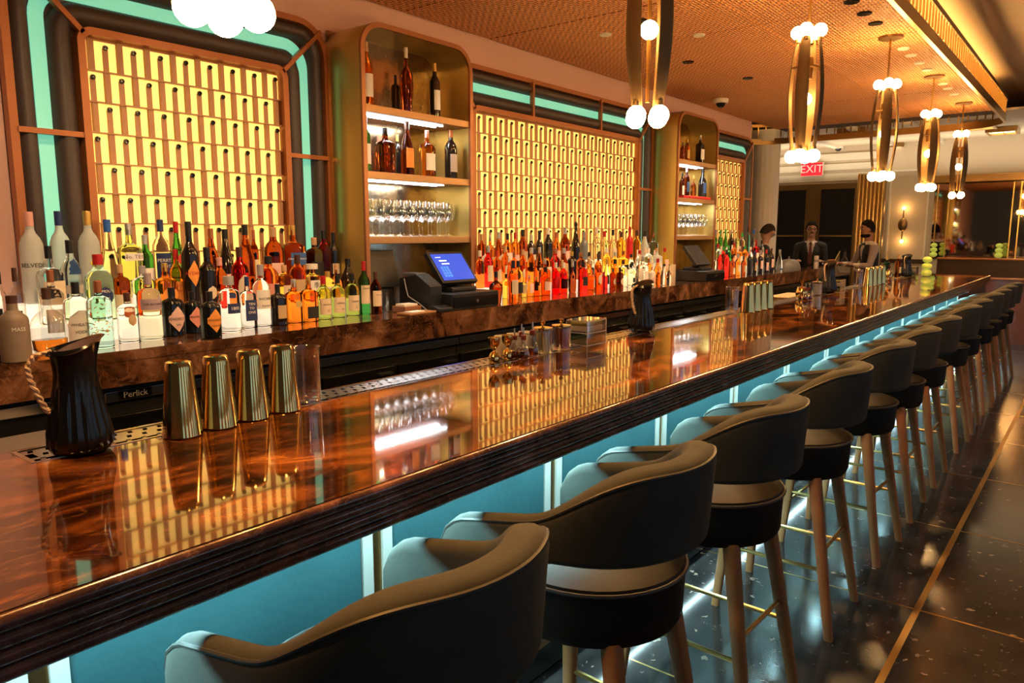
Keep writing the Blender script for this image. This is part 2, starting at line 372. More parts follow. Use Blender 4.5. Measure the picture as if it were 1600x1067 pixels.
def dome(x, y, z, label):
    t = thing('security_camera', label, 'camera', (x, y, z))
    obj('mount', MB().lathe([(.075, -.045), (.085, -.03), (.085, 0)], 24), M['white'], t)
    obj('dome', MB().lathe([(0, -.095), (.025, -.09), (.045, -.075), (.055, -.045)], 20), M['black'], t)
dome(8.23, 3.57, 3.11, 'white dome security camera on the woven ceiling above the pink wall')
q = onz(1310, 228, 3.17); dome(q.x, q.y, 3.17, 'white dome security camera on the pale ceiling near the exit sign')
# window wall on the guests' side, daylight outside
ww = struct('wall_right', MB().box(-3, 16, -5.2, -5, 0, .8).box(-3, 16, -5.2, -5, 2.9, 3.5), M['cream'], smooth=False)
sky_glow = mat('daylit window pane', (.5, .65, .8), .1, emit=.75, ecol=(.35, .66, 1.0))
for k in range(7):
    x0 = -2.4+2.5*k
    o = struct('window_%d' % (k+1), MB().box(x0, x0+.07, -5.2, -5, .8, 2.9).box(x0+1.33, x0+1.4, -5.2, -5, .8, 2.9).box(x0+.07, x0+1.33, -5.2, -5, 2.83, 2.9).box(x0+.07, x0+1.33, -5.2, -5, .8, .87), M['brass_dark'], smooth=False)
    for a in (.09, .73):
        obj('pane', MB().box(x0+a, x0+a+.58, -5.12, -5.11, .88, 2.82), sky_glow, o, smooth=False)
    obj('mullion', MB().box(x0+.67, x0+.73, -5.15, -5.05, .87, 2.83), M['brass_dark'], o, smooth=False)
    obj('pier', MB().box(x0+1.4, x0+2.5, -5.2, -5, .8, 2.9), M['cream'], ww, smooth=False)
# ---- hall beyond the bar ----
XF = 14.5
wf = struct('wall_far', MB().box(XF, XF+.2, -5, 7.2, 0, 3.6), M['cream'], smooth=False)
struct('wall_left', MB().box(10.16, 16, 6.2, 6.4, 0, 3.6), M['cream'], smooth=False)
def wr(u0, v0, u1, v1, x=XF):
    a = onx(u0, v0, x); b = onx(u1, v1, x); return min(a.y, b.y), max(a.y, b.y), min(a.z, b.z), max(a.z, b.z)
def on_wall(name, rect, m, d0, d1, parent=None, x=XF, bevel=0):
    y0, y1, z0, z1 = rect; return obj(name, MB().box(x-d1, x-d0, y0, y1, z0, z1), m, parent, smooth=False, bevel=bevel)
for k, (v0, v1) in enumerate(((276, 281), (262, 264), (247, 249))):     # stepped mouldings over the door
    y0, y1, z0, z1 = wr(1205, v0, 1345, v1); o = on_wall('trim_%d' % (k+1), (3.2, 6.1, z0, z1), M['white'], 0, .04); o['kind'] = 'structure'
# double door
yl, yr = onx(1211, 366, XF).y, onx(1340, 366, XF).y
zt = onx(1275, 288, XF).z
dr = obj('door_1', MB().box(XF-.06, XF-.002, yr, yl, zt-.1, zt), M['brass_dark'], smooth=False); dr['kind'] = 'structure'
dg = mat('dark door glass', (.003, .002, .002), .4)
W = yl-yr
for (a, b) in ((0, .04), (.38, .56), (.95, 1)):
    obj('door_stile', MB().box(XF-.075, XF-.002, yr+W*(1-b), yr+W*(1-a), 0, zt-.1), M['brass_dark'], dr, smooth=False)
for (a, b) in ((.04, .38), (.56, .95)):
    o = obj('door_leaf', MB().box(XF-.05, XF-.002, yr+W*(1-b), yr+W*(1-a), 0, zt-.1), dg, dr, smooth=False)
    obj('push_bar', MB().box(XF-.09, XF-.06, yr+W*(1-b)+.01, yr+W*(1-a)-.01, 1.555, 1.585), M['brass'], o, smooth=False)
# lettering helper
def text_mesh(body, size, extrude=0, align='CENTER', res=2):
    cu = bpy.data.curves.new('lettering', 'FONT'); cu.body = body; cu.size = size; cu.align_x = align; cu.align_y = 'CENTER'; cu.extrude = extrude; cu.resolution_u = res
    to = bpy.data.objects.new('lettering', cu); me = bpy.data.meshes.new_from_object(to); bpy.data.objects.remove(to); bpy.data.curves.remove(cu); return me
def put(me, fn):
    for v in me.vertices: v.co = fn(v.co)
    me.update(); return me
# EXIT sign
y0, y1, z0, z1 = wr(1254, 255, 1283, 274, XF-.12)
yc, zc = (y0+y1)/2, (z0+z1)/2
ex = thing('exit_sign', 'glowing red exit sign over the dark double doors', 'sign', (XF-.12, yc, zc))
obj('housing', MB().box(0, .05, -.2, .2, -.125, .125), M['white'], ex, bevel=.008)
red = mat('exit sign red', (.5, .01, .02), .4, emit=1.5, ecol=(1, .003, .012))
obj('panel', MB().box(-.006, 0, -.19, .19, -.115, .115), red, ex, smooth=False)
obj('lettering', put(text_mesh('EXIT', .2), lambda c: Vector((-.009, -c.x, c.y))), mat('exit letters', (1, .2, .2), .4, emit=2.2, ecol=(1, .14, .1)), ex)
# fluted white column behind the first server, gold fluted screen, panelled wall with sconce
q = onx(1192, 366, 11.6)
cl = obj('fluted_column', MB().lathe([(.2, 0), (.2, 3.0), (.24, 3.0), (.24, 3.168)], 72, q.x, q.y, 0, wob=lambda a, z: 1-.05*abs(sin(a*9)) if z < 3.0 else 1), M['white'])
tag(cl, 'white fluted column at the end of the pink wall', 'column')
q = onx(1356, 366, 13.7)
gp = thing('fluted_gold_screen', 'gold fluted pilaster between the dark doors and the sconce', 'pilaster', (q.x, q.y, 0))
zt2 = onx(1356, 270, 13.7).z
fm = MB().lathe([(.032, 0), (.032, zt2-.04), (.026, zt2-.01), (0, zt2)], 12).mesh('flute'); fm.materials.append(M['brass'])
for k in range(7):
    o = bpy.data.objects.new('flute', fm); link(o, gp); o.location = (0, (k-3)*.062, 0)
obj('back_board', MB().box(.02, .08, -.22, .22, 0, zt2-.03), M['brass_dark'], gp)
y0, y1, z0, z1 = wr(1392, 275, 1445, 398)
f = MB()
for a in ((y0, y0+.03, .9, 2.7), (y1-.03, y1, .9, 2.7), (y0, y1, 2.68, 2.71), (y0, y1, .9, .93)): f.box(XF-.025, XF, *a)
o = obj('trim_4', f, M['white'], smooth=False); o['kind'] = 'structure'
o = obj('trim_5', MB().box(XF-.04, XF, onx(1455, 366, XF).y, onx(1378, 366, XF).y, 1.1, 1.17), mat('dark chair rail', (.04, .02, .012), .4), smooth=False); o['kind'] = 'structure'
a, b = onx(1412, 327, XF-.1), onx(1409, 375, XF-.1)
sc_ = thing('wall_sconce', 'bronze leaf-shaped wall sconce with a glowing tip at each end', 'lamp', (XF-.1, (a.y+b.y)/2, (a.z+b.z)/2))
h = (a.z-b.z)/2
obj('stem', MB().tube([(0, 0, -h), (0, 0, 0), (0, 0, h)], [.008, .014, .008]), M['brass_dark'], sc_)
obj('leaf', MB().ball(0, 0, 0, .09, 14, 9, .45, .85, 1.25), M['brass_dark'], sc_)
obj('arm', MB().tube([(0, 0, 0), (.1, 0, 0)], .01), M['brass_dark'], sc_)
for s in (-1, 1):
    obj('bulb', MB().ball(0, 0, s*(h+.02), .026), mat('sconce bulb', (1, .7, .3), .4, emit=55, ecol=(1, .5, .14)), sc_)
# mirror with brass bars
y0, y1, z0, z1 = wr(1462, 288, 1640, 402)
mir = obj('wall_mirror', MB().box(XF-.02, XF-.001, y0, y1, 1.2, z1), mat('smoked mirror', (.5, .42, .33), .03, 1), smooth=False)
tag(mir, 'wide smoked mirror on the far wall right of the sconce', 'mirror')
for u in (1462, 1480, 1580, 1592):
    yy = onx(u, 340, XF-.03).y; obj('mirror_bar', MB().box(XF-.035, XF-.02, yy-.008, yy+.008, 1.2, z1), M['brass'], mir, smooth=False)
obj('mirror_cornice', MB().box(XF-.14, XF, y0, y1, z1, z1+.14), M['brass_dark'], mir, bevel=.02)
# booth backs in polished red wood
bo = thing('booth_wall', 'polished red mahogany booth back beyond the last stools', 'booth', (13.0, 0, 0))
obj('panel', MB().box(0, .12, -2.5, 1.38, 0, .93), M['wood'], bo, smooth=False)
obj('ledge', MB().box(-.04, .16, -2.5, 1.40, .93, .965), mat('glossy orange wood', (.42, .13, .03), .2, coat=.5), bo, bevel=.008)
b2 = thing('booth_wall', 'dark wooden booth back below the smoked mirror', 'booth', (14.0, 0, 0))
obj('panel', MB().box(0, .12, -3, 2.2, 0, 1.19), mat('dark walnut', (.06, .022, .01), .3, noise=.2, nscale=9), b2, smooth=False)
obj('ledge', MB().box(-.04, .16, -3, 2.2, 1.19, 1.225), _mats['glossy orange wood'], b2, bevel=.008)
# lit ceiling coffers in the hall
cof = mat('lit coffer glass', (1, .8, .5), .4, emit=6.0, ecol=(1, .72, .38))
for i, (u, v) in enumerate(((1396, 229), (1421, 240), (1567, 205), (1581, 222), (1336, 207), (1530, 197))):
    q = onz(u, v, 3.13)
    t = thing('coffer_light', 'square lit coffer in the pale hall ceiling, %s of six' % nth(i+1), 'ceiling light', (q.x, q.y, 3.17), 0, 'lit coffers beyond the bar')
    obj('diffuser', MB().box(-.2, .2, -.16, .16, -.04, -.02), cof, t, smooth=False)
    fr = MB()
    for a in ((-.24, -.2, -.2, .2), (.2, .24, -.2, .2), (-.2, .2, -.2, -.16), (-.2, .2, .16, .2)): fr.box(*a, -.07, 0)
    fr.box(-.008, .008, -.16, .16, -.05, -.041); fr.box(-.2, .2, -.006, .006, -.05, -.041)
    obj('frame', fr, M['brass_dark'], t, smooth=False)
# plaster coffer beams
for i, u in enumerate((1330, 1420, 1500)):
    q = onz(u, 235, 3.17); o = struct('trim_%d' % (6+i), MB().box(11.8, XF, q.y-.05, q.y+.05, 3.12, 3.17), M['white'], smooth=False)
# ================= back bar =================
CZ = 1.12; CY0 = 3.17; WALLY = 3.92
# counter top with marble fascia
bc = thing('back_counter', 'brown marble back counter running the whole wall behind the bar', 'counter', (0, 0, 0))
obj('top', MB().box(-1.5, 10.2, CY0, 3.945, CZ-.045, CZ).box(10.2, 12.55, CY0, 3.46, CZ-.045, CZ), M['counter'], bc, smooth=False)
obj('fascia', MB().box(-1.5, 12.55, CY0+.002, CY0+.05, CZ-.15, CZ-.0455), M['counter'], bc, smooth=False)
# fridges and cabinets below it
FW = 1.1
for i in range(10):
    x0 = .2+i*FW
    t = thing('under_counter_fridge', 'black glass-door fridge under the back counter, %s from the left' % nth(i+1), 'fridge', (x0, CY0+.1, 0), 0, 'fridges under the back counter')
    obj('body', MB().box(.005, FW-.005, 0, .6, .03, CZ-.17), M['blackm'], t, smooth=False)
    obj('rail', MB().box(.005, FW-.005, -.03, -.001, CZ-.225, CZ-.18), M['steel'], t, bevel=.004)
    for k in range(2):
        a = .02+k*FW/2
        d = obj('door', MB().box(a, a+FW/2-.035, -.025, -.001, .12, CZ-.29), M['black'], t, bevel=.004)
        obj('handle', MB().box(a+FW/2-.16, a+FW/2-.06, -.045, -.026, CZ-.335, CZ-.322), M['steel'], d, smooth=False)
    if i < 2:
        g = MB()
        for k in range(9): g.box(.03, .6, -.03, -.0255, .45+k*.032, .465+k*.032)
        obj('grille', g, M['blackm'], t, smooth=False)
    if i == 1:
        p = obj('nameplate', MB().box(.06, .2, -.033, -.0305, CZ-.222, CZ-.183), M['black'], t, smooth=False)
        obj('lettering', put(text_mesh('Perlick', .038), lambda c: Vector((.13+c.x, -.034, CZ-.2025+c.y))), mat('grey print', (.5, .48, .45), .5), p)
# steel sink unit at the left end of the aisle
q = onz(30, 660, .75)
su = thing('steel_bin', 'pale steel cabinet side at the left end of the aisle', 'cabinet', (.1, 2.62, 0))
obj('body', MB().box(-1.0, 1.0, 0, .5, 0, .86), mat('satin grey-tan steel', (.42, .36, .30), .35, .6), su, bevel=.01)

# ---- surrounds with lit lattice ----
def round_rect(x0, x1, z0, z1, r, n=8, bottom=False):
    p = [(x0, z0), (x1, z0)]
    for k in range(n+1): a = k*pi/2/n; p.append((x1-r+r*cos(a), z1-r+r*sin(a)))
    for k in range(n+1): a = pi/2+k*pi/2/n; p.append((x0+r+r*cos(a), z1-r+r*sin(a)))
    return p
def arch(x0, x1, z0, z1, r, n=8):     # open path up, over and down
    p = [(x0, z0)]
    for k in range(n+1): a = pi-k*pi/2/n; p.append((x0+r+r*cos(a), z1-r+r*sin(a)))
    for k in range(n+1): a = pi/2-k*pi/2/n; p.append((x1-r+r*cos(a), z1-r+r*sin(a)))
    p.append((x1, z0)); return p
def arch_band(x0, x1, z0, z1, r, w, ya, yb, bulge=0, n=8):
    """band of width w lying inside the arch line, from depth ya (front) to yb"""
    o = arch(x0, x1, z0, z1, r, n); i = arch(x0+w, x1-w, z0, z1-w, max(r-w, .015), n)
    rings = []
    for (ox, oz), (ix, iz) in zip(o, i):
        if not bulge: rings.append([(ox, yb, oz), (ox, ya, oz), (ix, ya, iz), (ix, yb, iz)])
        else:
            g = [(ox, yb, oz)]
            for k in range(7):
                s = k/6; g.append((ox+(ix-ox)*s, yb+(ya-yb)*sin(pi*s)**.5 if 0 < s < 1 else yb, oz+(iz-oz)*s))
            rings.append(g[1:])
    return MB().loft(rings, closed=True)
TP, TR, TZ0 = .135, .145, 2.495
plate_m = {}
def plate_mesh(wd):
    k = round(wd, 3)
    if k not in plate_m:
        me = MB().box(-wd/2, wd/2, 0, .006, -.112, .026).mesh('plate', False); me.materials.append(M['plate']); plate_m[k] = me
    return plate_m[k]
bar_m = MB().box(-.013, .013, -.006, 0, -.112, -.004).mesh('slot_bar', False); bar_m.materials.append(M['copper2'])
knob_m = MB().lathe([(0, -.012), (.011, -.011), (.013, -.004), (.013, 0)], 10).mesh('knob'); knob_m.materials.append(M['black'])
put(knob_m, lambda c: Vector((c.x, c.z-.006, -c.y)))
div_m = MB().box(-.0125, .0125, -.014, .004, -.115, .030).mesh('divider', False); div_m.materials.append(M['copper2'])
def surround(X0, X1, px0, px1, label, dot0, offs):
    zt, zb = 2.875, CZ
    t = thing('lit_wall_bay', label, 'wall panel', (0, 0, 0), 0, 'backlit bays of the back bar')
    Y = 3.93
    obj('backing', MB().prism(round_rect(X0+.01, X1-.01, zb, zt-.01, .2), 'y', Y-.012, Y+.015), M['pad'], t, smooth=False)
    obj('outer_frame', arch_band(X0, X1, zb, zt, .22, .035, Y-.07, Y-.012), M['copper'], t)
    w1 = (px0-X0-.035)  # room between outer frame and lattice frame
    a0 = X0+.035
    pw = w1*.34; mw = w1*.24
    obj('outer_pad', arch_band(a0, X1-.035, zb, zt-.035, .185, pw, Y-.075, Y-.013, 1), M['pad'], t)
    obj('light_strip', arch_band(a0+pw, X1-.035-pw, zb, zt-.035-pw, .16, mw, Y-.02, Y-.0125), M['mint'], t)
    pw2 = w1-pw-mw-.0
    obj('inner_pad', arch_band(a0+pw+mw, X1-.035-pw-mw, zb, zt-.035-pw-mw, .15, pw2, Y-.075, Y-.013, 1), M['pad'], t)
    fz = zt-.035-w1
    obj('lattice_frame', arch_band(px0-.001, px1+.001, zb, fz, .07, .035, Y-.085, Y-.012), M['copper'], t)
    obj('lattice_back', MB().box(px0+.03, px1-.03, Y-.014, Y-.0125, zb, fz-.03), M['copper2'], t, smooth=False)
    # straps across the padding
    for xs in ((X0+.03, px0+.01), (px1-.01, X1-.03)):
        obj('strap', MB().box(*xs, Y-.08, Y-.05, 2.055, 2.08), M['copper'], t, smooth=False)
    for (ax, az, bx, bz) in ((X0+.06, zt-.06, px0+.03, fz-.03), (X1-.06, zt-.06, px1-.03, fz-.03)):
        d = Vector((bx-ax, bz-az)).normalized()*1; n = Vector((-d.y, d.x))*.012
        obj('strap', MB().prism([(ax+n.x, az+n.y), (ax-n.x, az-n.y), (bx-n.x, bz-n.y), (bx+n.x, bz+n.y)], 'y', Y-.085, Y-.05), M['copper'], t, smooth=False)
    if X1-X0 > 2.5:
        k = 3
        for i in range(1, k):
            xx = X0+(X1-X0)*i/k
            obj('strap', MB().box(xx-.012, xx+.012, Y-.085, Y-.05, fz, zt-.02), M['copper'], t, smooth=False)
    # lattice rows
    y = Y-.03; il, ir = px0+.036, px1-.036
    r = 0
    while TZ0-r*TR-.12 > zb+.02:
        z = TZ0-r*TR; off = dot0 if r % 2 == 0 else dot0-offs
        k = math.floor((il-off)/TP)-1
        while off+k*TP < ir+TP:
            x = off+k*TP; k += 1
            l, rr = max(x-.0515, il), min(x+.0515, ir)
            if rr-l > .012:
                pz = bpy.data.objects.new('plate', plate_mesh(rr-l)); link(pz, t); pz.location = ((l+rr)/2, y, z)
                if il+.014 < x < ir-.014:
                    for nm, me in (('slot_bar', bar_m), ('knob', knob_m)):
                        o = bpy.data.objects.new(nm, me); link(o, pz); o.location = (x-(l+rr)/2, 0, 0)
            xd = x+TP/2
            if il+.012 < xd < ir-.012:
                o = bpy.data.objects.new('divider', div_m); link(o, t); o.location = (xd, y, z)
        obj('row_rail', MB().box(il, ir, y-.02, y+.004, z-.1195, z-.1125), M['copper2'], t, smooth=False)
        r += 1
    return t
surround(1.25, 3.01, 1.555, 2.70, 'backlit amber lattice bay at the left, behind the clear bottles', 1.697, .0675)
surround(4.03, 7.22, 4.33, 6.92, 'wide backlit amber lattice bay in the middle of the back bar', 4.448, .0675)
surround(8.24, 10.05, 8.545, 9.745, 'narrow backlit amber lattice bay at the far end beside the white column', 8.68, .0675)
# ---- shelf units ----
def mirror_mat():
    m = bpy.data.materials.new('mottled antique mirror'); m.use_nodes = True; t = m.node_tree; b = t.nodes['Principled BSDF']
    tc = nd(t, 'ShaderNodeTexCoord'); n = nd(t, 'ShaderNodeTexNoise'); n.inputs['Scale'].default_value = 6; n.inputs['Detail'].default_value = 6; n.inputs['Roughness'].default_value = .75
    t.links.new(tc.outputs['Object'], n.inputs['Vector'])
    t.links.new(ramp(t, n.outputs['Fac'], [(.3, (.22, .14, .07)), (.55, (.45, .33, .2)), (.75, (.5, .46, .4))]), b.inputs['Base Color'])
    b.inputs['Metallic'].default_value = 1; t.links.new(ramp(t, n.outputs['Fac'], [(.35, (.3, .3, .3)), (.6, (.1, .1, .1))]), b.inputs['Roughness'])
    return m
M['amirror'] = mirror_mat()
M['unit'] = mat('satin olive brass', (.58, .46, .15), .36, .8, noise=.1, nscale=3)
M['unit_edge'] = mat('copper edging', (.36, .15, .06), .35, .5)
UY = 3.575
SH = (2.385, 1.985, 1.585)
def unit(X0, X1, label):
    t = thing('shelf_unit', label, 'shelf', (0, 0, 0), 0, 'rounded brass shelf units')
    zt = 2.875; r = .17; th = .03
    # front face edging
    obj('edging', arch_band(X0, X1, CZ, zt, r, th, UY, UY+.02), M['unit_edge'], t)
    # shell: rounded box, sides bulge like a half column
    o = arch(X0, X1, CZ, zt, r, 8); rings = []
    for j in range(9):
        s = j/8; y = UY+.02+s*(3.93-UY-.02); bl = .045*sin(pi*s)
        rings.append([(x+(-bl if x < (X0+X1)/2 else bl)*(1 if zz < zt-r else max(0, (zt-zz)/r)), y, zz) for x, zz in o])
    inner = [[(x, y, z) for x, z in arch(X0+th, X1-th, CZ, zt-th, r-th, 8)] for y in (UY+.02, 3.92)]
    obj('shell', MB().loft(rings, closed=False, caps=False), M['unit'], t)
    obj('lining', MB().loft(inner, closed=False, caps=False), M['unit'], t)
    obj('back_mirror', MB().box(X0+.02, X1-.02, 3.915, 3.925, CZ, zt-.02), M['amirror'], t, smooth=False)
    for i, z in enumerate(SH):
        s = obj('shelf', MB().box(X0+th, X1-th, UY+.012, 3.914, z-.045, z), M['unit_edge'] if i > 2 else mat('shelf brass', (.44, .25, .11), .35, .6), t, bevel=.003)
        if i < 2:
            for y in (UY+.09, UY+.16):
                obj('led_tape', MB().box(X0+.04, X1-.22, y-.009, y+.009, z-.051, z-.046), M['led'], s, smooth=False)
    return t
unit(3.025, 4.025, 'rounded brass shelf unit with bottles and wine glasses above the till')
unit(7.225, 8.235, 'rounded brass shelf unit at the far end above the second till')
for x in (3.5, 7.7):
    for z in SH[:2]:
        area('shelf_led_lamp', (x-.1, UY+.12, z-.06), (0, 0, 0), .7, .05, 4, (.9, .95, 1))
# ---- lit stepped risers ----
TIER = [(3.17, CZ), (3.53, CZ+.085), (3.69, CZ+.17)]
for X0, X1, nm in ((1.1, 2.97, 'under the left bottles'), (4.09, 7.14, 'under the middle bottles'), (8.28, 10.0, 'under the far bottles')):
    t = thing('bottle_riser', 'white glowing stepped riser on the counter ' + nm, 'riser', (0, 0, 0), 0, 'lit bottle risers')
    for y, z in TIER[1:]:
        obj('step', MB().box(X0, X1, y, 3.838 if z > 1.25 else 3.689, CZ+.001 if z < 1.25 else CZ+.001, z), M['riser'], t, smooth=False)
# ================= the bar =================
BZ = 1.07; BY0, BY1 = 1.17, 2.07; RX0 = .6
bar = thing('bar', 'long bar with amber onyx top, ribbed dark edge and teal leather front', 'bar', (0, 0, 0))
def bar_poly():
    p = [(1.95, BZ-.04), (1.95, BZ-.001), (1.183, BZ-.001), (1.172, BZ-.004), (1.166, BZ-.012), (1.166, BZ-.022), (1.172, BZ-.028)]
    z = BZ-.030; y = 1.178
    for k in range(3):
        for j in range(6):
            a = pi/2+j*pi/5; p.append((y+.004*k+.008*cos(a), z-.0125+.0125*sin(a)))
        z -= .0275
    p += [(1.194, z), (1.194, BZ-.113), (1.25, BZ-.113), (1.25, BZ-.04)]
    return p
obj('edge_moulding', MB().prism(bar_poly(), 'x', -1.2, 11.46), M['nosing'], bar, ang=50)
tp = MB().box(-1.2, 11.46, 1.18, 1.918, BZ-.03, BZ).box(-1.2, RX0, 1.918, BY1, BZ-.03, BZ).box(RX0, 11.46, 2.058, BY1, BZ-.03, BZ)
obj('top', tp, M['bar'], bar, smooth=False)
obj('body', MB().box(-1.2, 11.3, 1.47, 2.03, .02, BZ-.031), M['black'], bar, smooth=False)
obj('plinth', MB().box(-1.2, 11.3, 1.43, 1.46, .16, .2), M['brass_dark'], bar, smooth=False)
P0 = .43; PW = .8
pad = MB()
g = []
W_ = PW-.105
for (ins, y) in ((0, .03), (0, .008), (.008, 0)):
    g.append([(ins, y, .2+ins), (W_-ins, y, .2+ins), (W_-ins, y, .935-ins), (ins, y, .935-ins)])
pad_m = MB().loft(g).mesh('leather_panel', True, 30); pad_m.materials.append(M['teal'])
pale = mat('pale satin metal', (.55, .53, .48), .4, .4)
s1 = MB().box(0, .033, 0, .025, .2, .935).mesh('pale_strip', False); s1.materials.append(pale)
s2 = MB().box(0, .034, .008, .025, .2, .935).mesh('bronze_strip', False); s2.materials.append(M['brass_dark'])
for k in range(-2, 14):
    x = P0+PW*k
    for nm, me, dx in (('pale_strip', s1, -.0505), ('bronze_strip', s2, -.017), ('pale_strip', s1, .0175), ('leather_panel', pad_m, .0525)):
        if x+dx+(.7 if nm[0] == 'l' else 0) > 11.35: continue
        o = bpy.data.objects.new(nm, me); link(o, bar); o.location = (x+dx, 1.44, 0)
# perforated drip rail let into the top
dr_ = thing('drip_rail', 'perforated steel drip rail set into the back edge of the bar', 'drip tray', (0, 0, 0))
r = MB(); cw, y0, y1 = .04, 1.926, 2.05; rows = 3; rh = (y1-y0)/rows
n = int((11.3-RX0-.03)/cw)
for j in range(rows):
    for i in range(n):
        x = RX0+.012+i*cw+(cw/2 if j % 2 else 0); a, b = y0+j*rh, y0+(j+1)*rh
        o4 = [(x, a), (x+cw, a), (x+cw, b), (x, b)]; i4 = [(x+.013, a+.009), (x+.025, a+.009), (x+.031, b-.009), (x+.019, b-.009)]
        r.add([(*p, BZ-.001) for p in o4]+[(*p, BZ-.001) for p in i4]+[(*p, BZ-.004) for p in i4],
              [(0, 1, 5, 4), (1, 2, 6, 5), (2, 3, 7, 6), (3, 0, 4, 7), (4, 5, 9, 8), (5, 6, 10, 9), (6, 7, 11, 10), (7, 4, 8, 11)])
obj('perforated_plate', r, M['steel'], dr_, smooth=False)
obj('tray', MB().box(RX0+.002, 11.3, 1.92, 2.056, BZ-.03, BZ-.02), M['black'], dr_, smooth=False)
rim = MB()
for a in ((RX0, 11.3, 1.9185, 1.9255), (RX0, 11.3, 2.0505, 2.0575), (RX0, RX0+.011, 1.9256, 2.0504)): rim.box(*a, BZ-.02, BZ+.0015)
obj('rim', rim, mat('bright steel rim', (.75, .68, .6), .15, 1), dr_, smooth=False)

# ================= stools =================
def stool_path(n=52):
    R, yf, yc = .262, .275, 0.0; pts = []
    L1 = yf-yc; Lc = pi*R; L = 2*L1+Lc
    for i in range(n+1):
        s = L*i/n
        if s < L1: p = (-R, yf-s, -1, 0)
        elif s > L1+Lc: p = (R, yc+s-L1-Lc, 1, 0)
        else:
            a = pi+(s-L1)/R; p = (R*cos(a), yc+R*sin(a), cos(a), sin(a))
        pts.append(p)
    return pts
def smooth01(t): t = max(0, min(1, t)); return t*t*(3-2*t)
def stool_back():
    rings = []; pipe = []; pts = stool_path()
    for i, (x, y, nx, ny) in enumerate(pts):
        e = min(i, len(pts)-1-i)
        b = smooth01((.0-y)/.24)                       # 0 on the arms, 1 at the back
        zt = .955+.125*b-.22*max(0, y+.02); zb = .852-.10*smooth01((y+.08)/.22)
        d = .275-y
        if d < .085 and y > 0: k = 1-d/.085; zt = zb+.06+(zt-zb-.06)*sqrt(max(0, 1-k*k*.96))
        th = .056+.020*b; lean = .012*b
        if d < .02 and y > 0: th *= .72
        g = []; hz = zt-zb; rr = min(.032, th*.49)
        prof = []
        for j in range(5): a = -pi/2+j*pi/2/4; prof.append((th/2-rr*.6+rr*.6*cos(a), zb+rr*.6+rr*.6*sin(a)))
        prof.append((th/2+lean*.6, zb+hz*.55))
        for j in range(6): a = j*pi/2/5; prof.append((th/2-rr+lean+rr*cos(a), zt-rr+rr*sin(a)))
        for j in range(6): a = pi/2+j*pi/2/5; prof.append((-th/2+rr+lean*.2+rr*cos(a), zt-rr+rr*sin(a)))
        prof.append((-th/2, zb+hz*.5))
        for j in range(5): a = pi+j*pi/2/4; prof.append((-th/2+rr*.6+rr*.6*cos(a), zb+rr*.6+rr*.6*sin(a)))
        for o_, z in prof: g.append((x+nx*o_, y+ny*o_, z))
        rings.append(g)
        pipe.append((x+nx*(th/2-.004+lean), y+ny*(th/2-.004+lean), zt-.012))
    return MB().loft(rings), pipe
def make_stool():
    t = thing('bar_stool', 'x', 'stool', (0, 0, 0), 0, 'velvet bar stools along the bar')
    bk, pipe = stool_back()
    b = obj('backrest', bk, M['velvet'], t, ang=60)
    obj('piping', MB().tube(pipe, .0045, 6), M['piping'], b)
    prof = [(0, .62), (.205, .62), (.228, .628), (.236, .645), (.24, .752), (.243, .766), (.236, .777), (.20, .786), (.12, .793), (0, .796)]
    s = obj('seat', MB().lathe(prof, 40, sx=1, sy=1.04), M['leather'], t, ang=35)
    obj('seat_piping', MB().tube([(0.2435*cos(2*pi*k/40), .2435*1.04*sin(2*pi*k/40), .767) for k in range(40)], .005, 6, True), M['piping'], s)
    br = MB()
    for sx in (-1, 1): br.cbox(sx*.225, .12, .70, .03, .10, .14)
    obj('arm_bracket', MB().cbox(-.239, .12, .70, .012, .12, .11), M['velvet'], b, bevel=.004)
    obj('arm_bracket', MB().cbox(.239, .12, .70, .012, .12, .11), M['velvet'], b, bevel=.004)
    for sx in (-1, 1):
        for sy in (-1, 1):
            f = (sx*.205, sy*.235-.03); h = (sx*.145, sy*.16); q = []
            for k in range(3):
                u = k/2; cx, cy = f[0]+(h[0]-f[0])*u, f[1]+(h[1]-f[1])*u; rr = .0165+.0085*u
                q.append([(cx+rr*(abs(cos(a))**.6)*(1 if cos(a) >= 0 else -1), cy+rr*(abs(sin(a))**.6)*(1 if sin(a) >= 0 else -1), .64*u) for a in [2*pi*j/12 for j in range(12)]])
            obj('leg', MB().loft(q), M['oak'], t, ang=50)
    def at(sx, sy, z): u = z/.64; return (sx*(.205-.06*u), sy*(.235-.075*u)-.03*(1-u), z)
    for a, b_ in ((at(-1, -1, .27), at(-1, 1, .27)), (at(1, -1, .27), at(1, 1, .27)), (at(-1, 1, .22), at(1, 1, .22)), (at(-1, -1, .34), at(1, -1, .34))):
        obj('stretcher', MB().tube([a, b_], .0085, 8), M['brass'], t)
    return t
st0 = make_stool()
SX = [.86, 1.58, 2.31, 3.13, 3.98, 4.69, 5.43, 6.40, 7.05, 7.88, 8.5, 9.15, 9.77]
for i, x in enumerate(SX):
    lab = 'dark velvet tub bar stool with oak legs, %s from the camera' % ('nearest, first' if i == 0 else nth(i+1))
    if i == 0: st0.location = (x, 1.0, 0); st0['label'] = lab
    else: dup(st0, (x, 1.0, 0), radians(rnd.uniform(-3, 3)), lab)

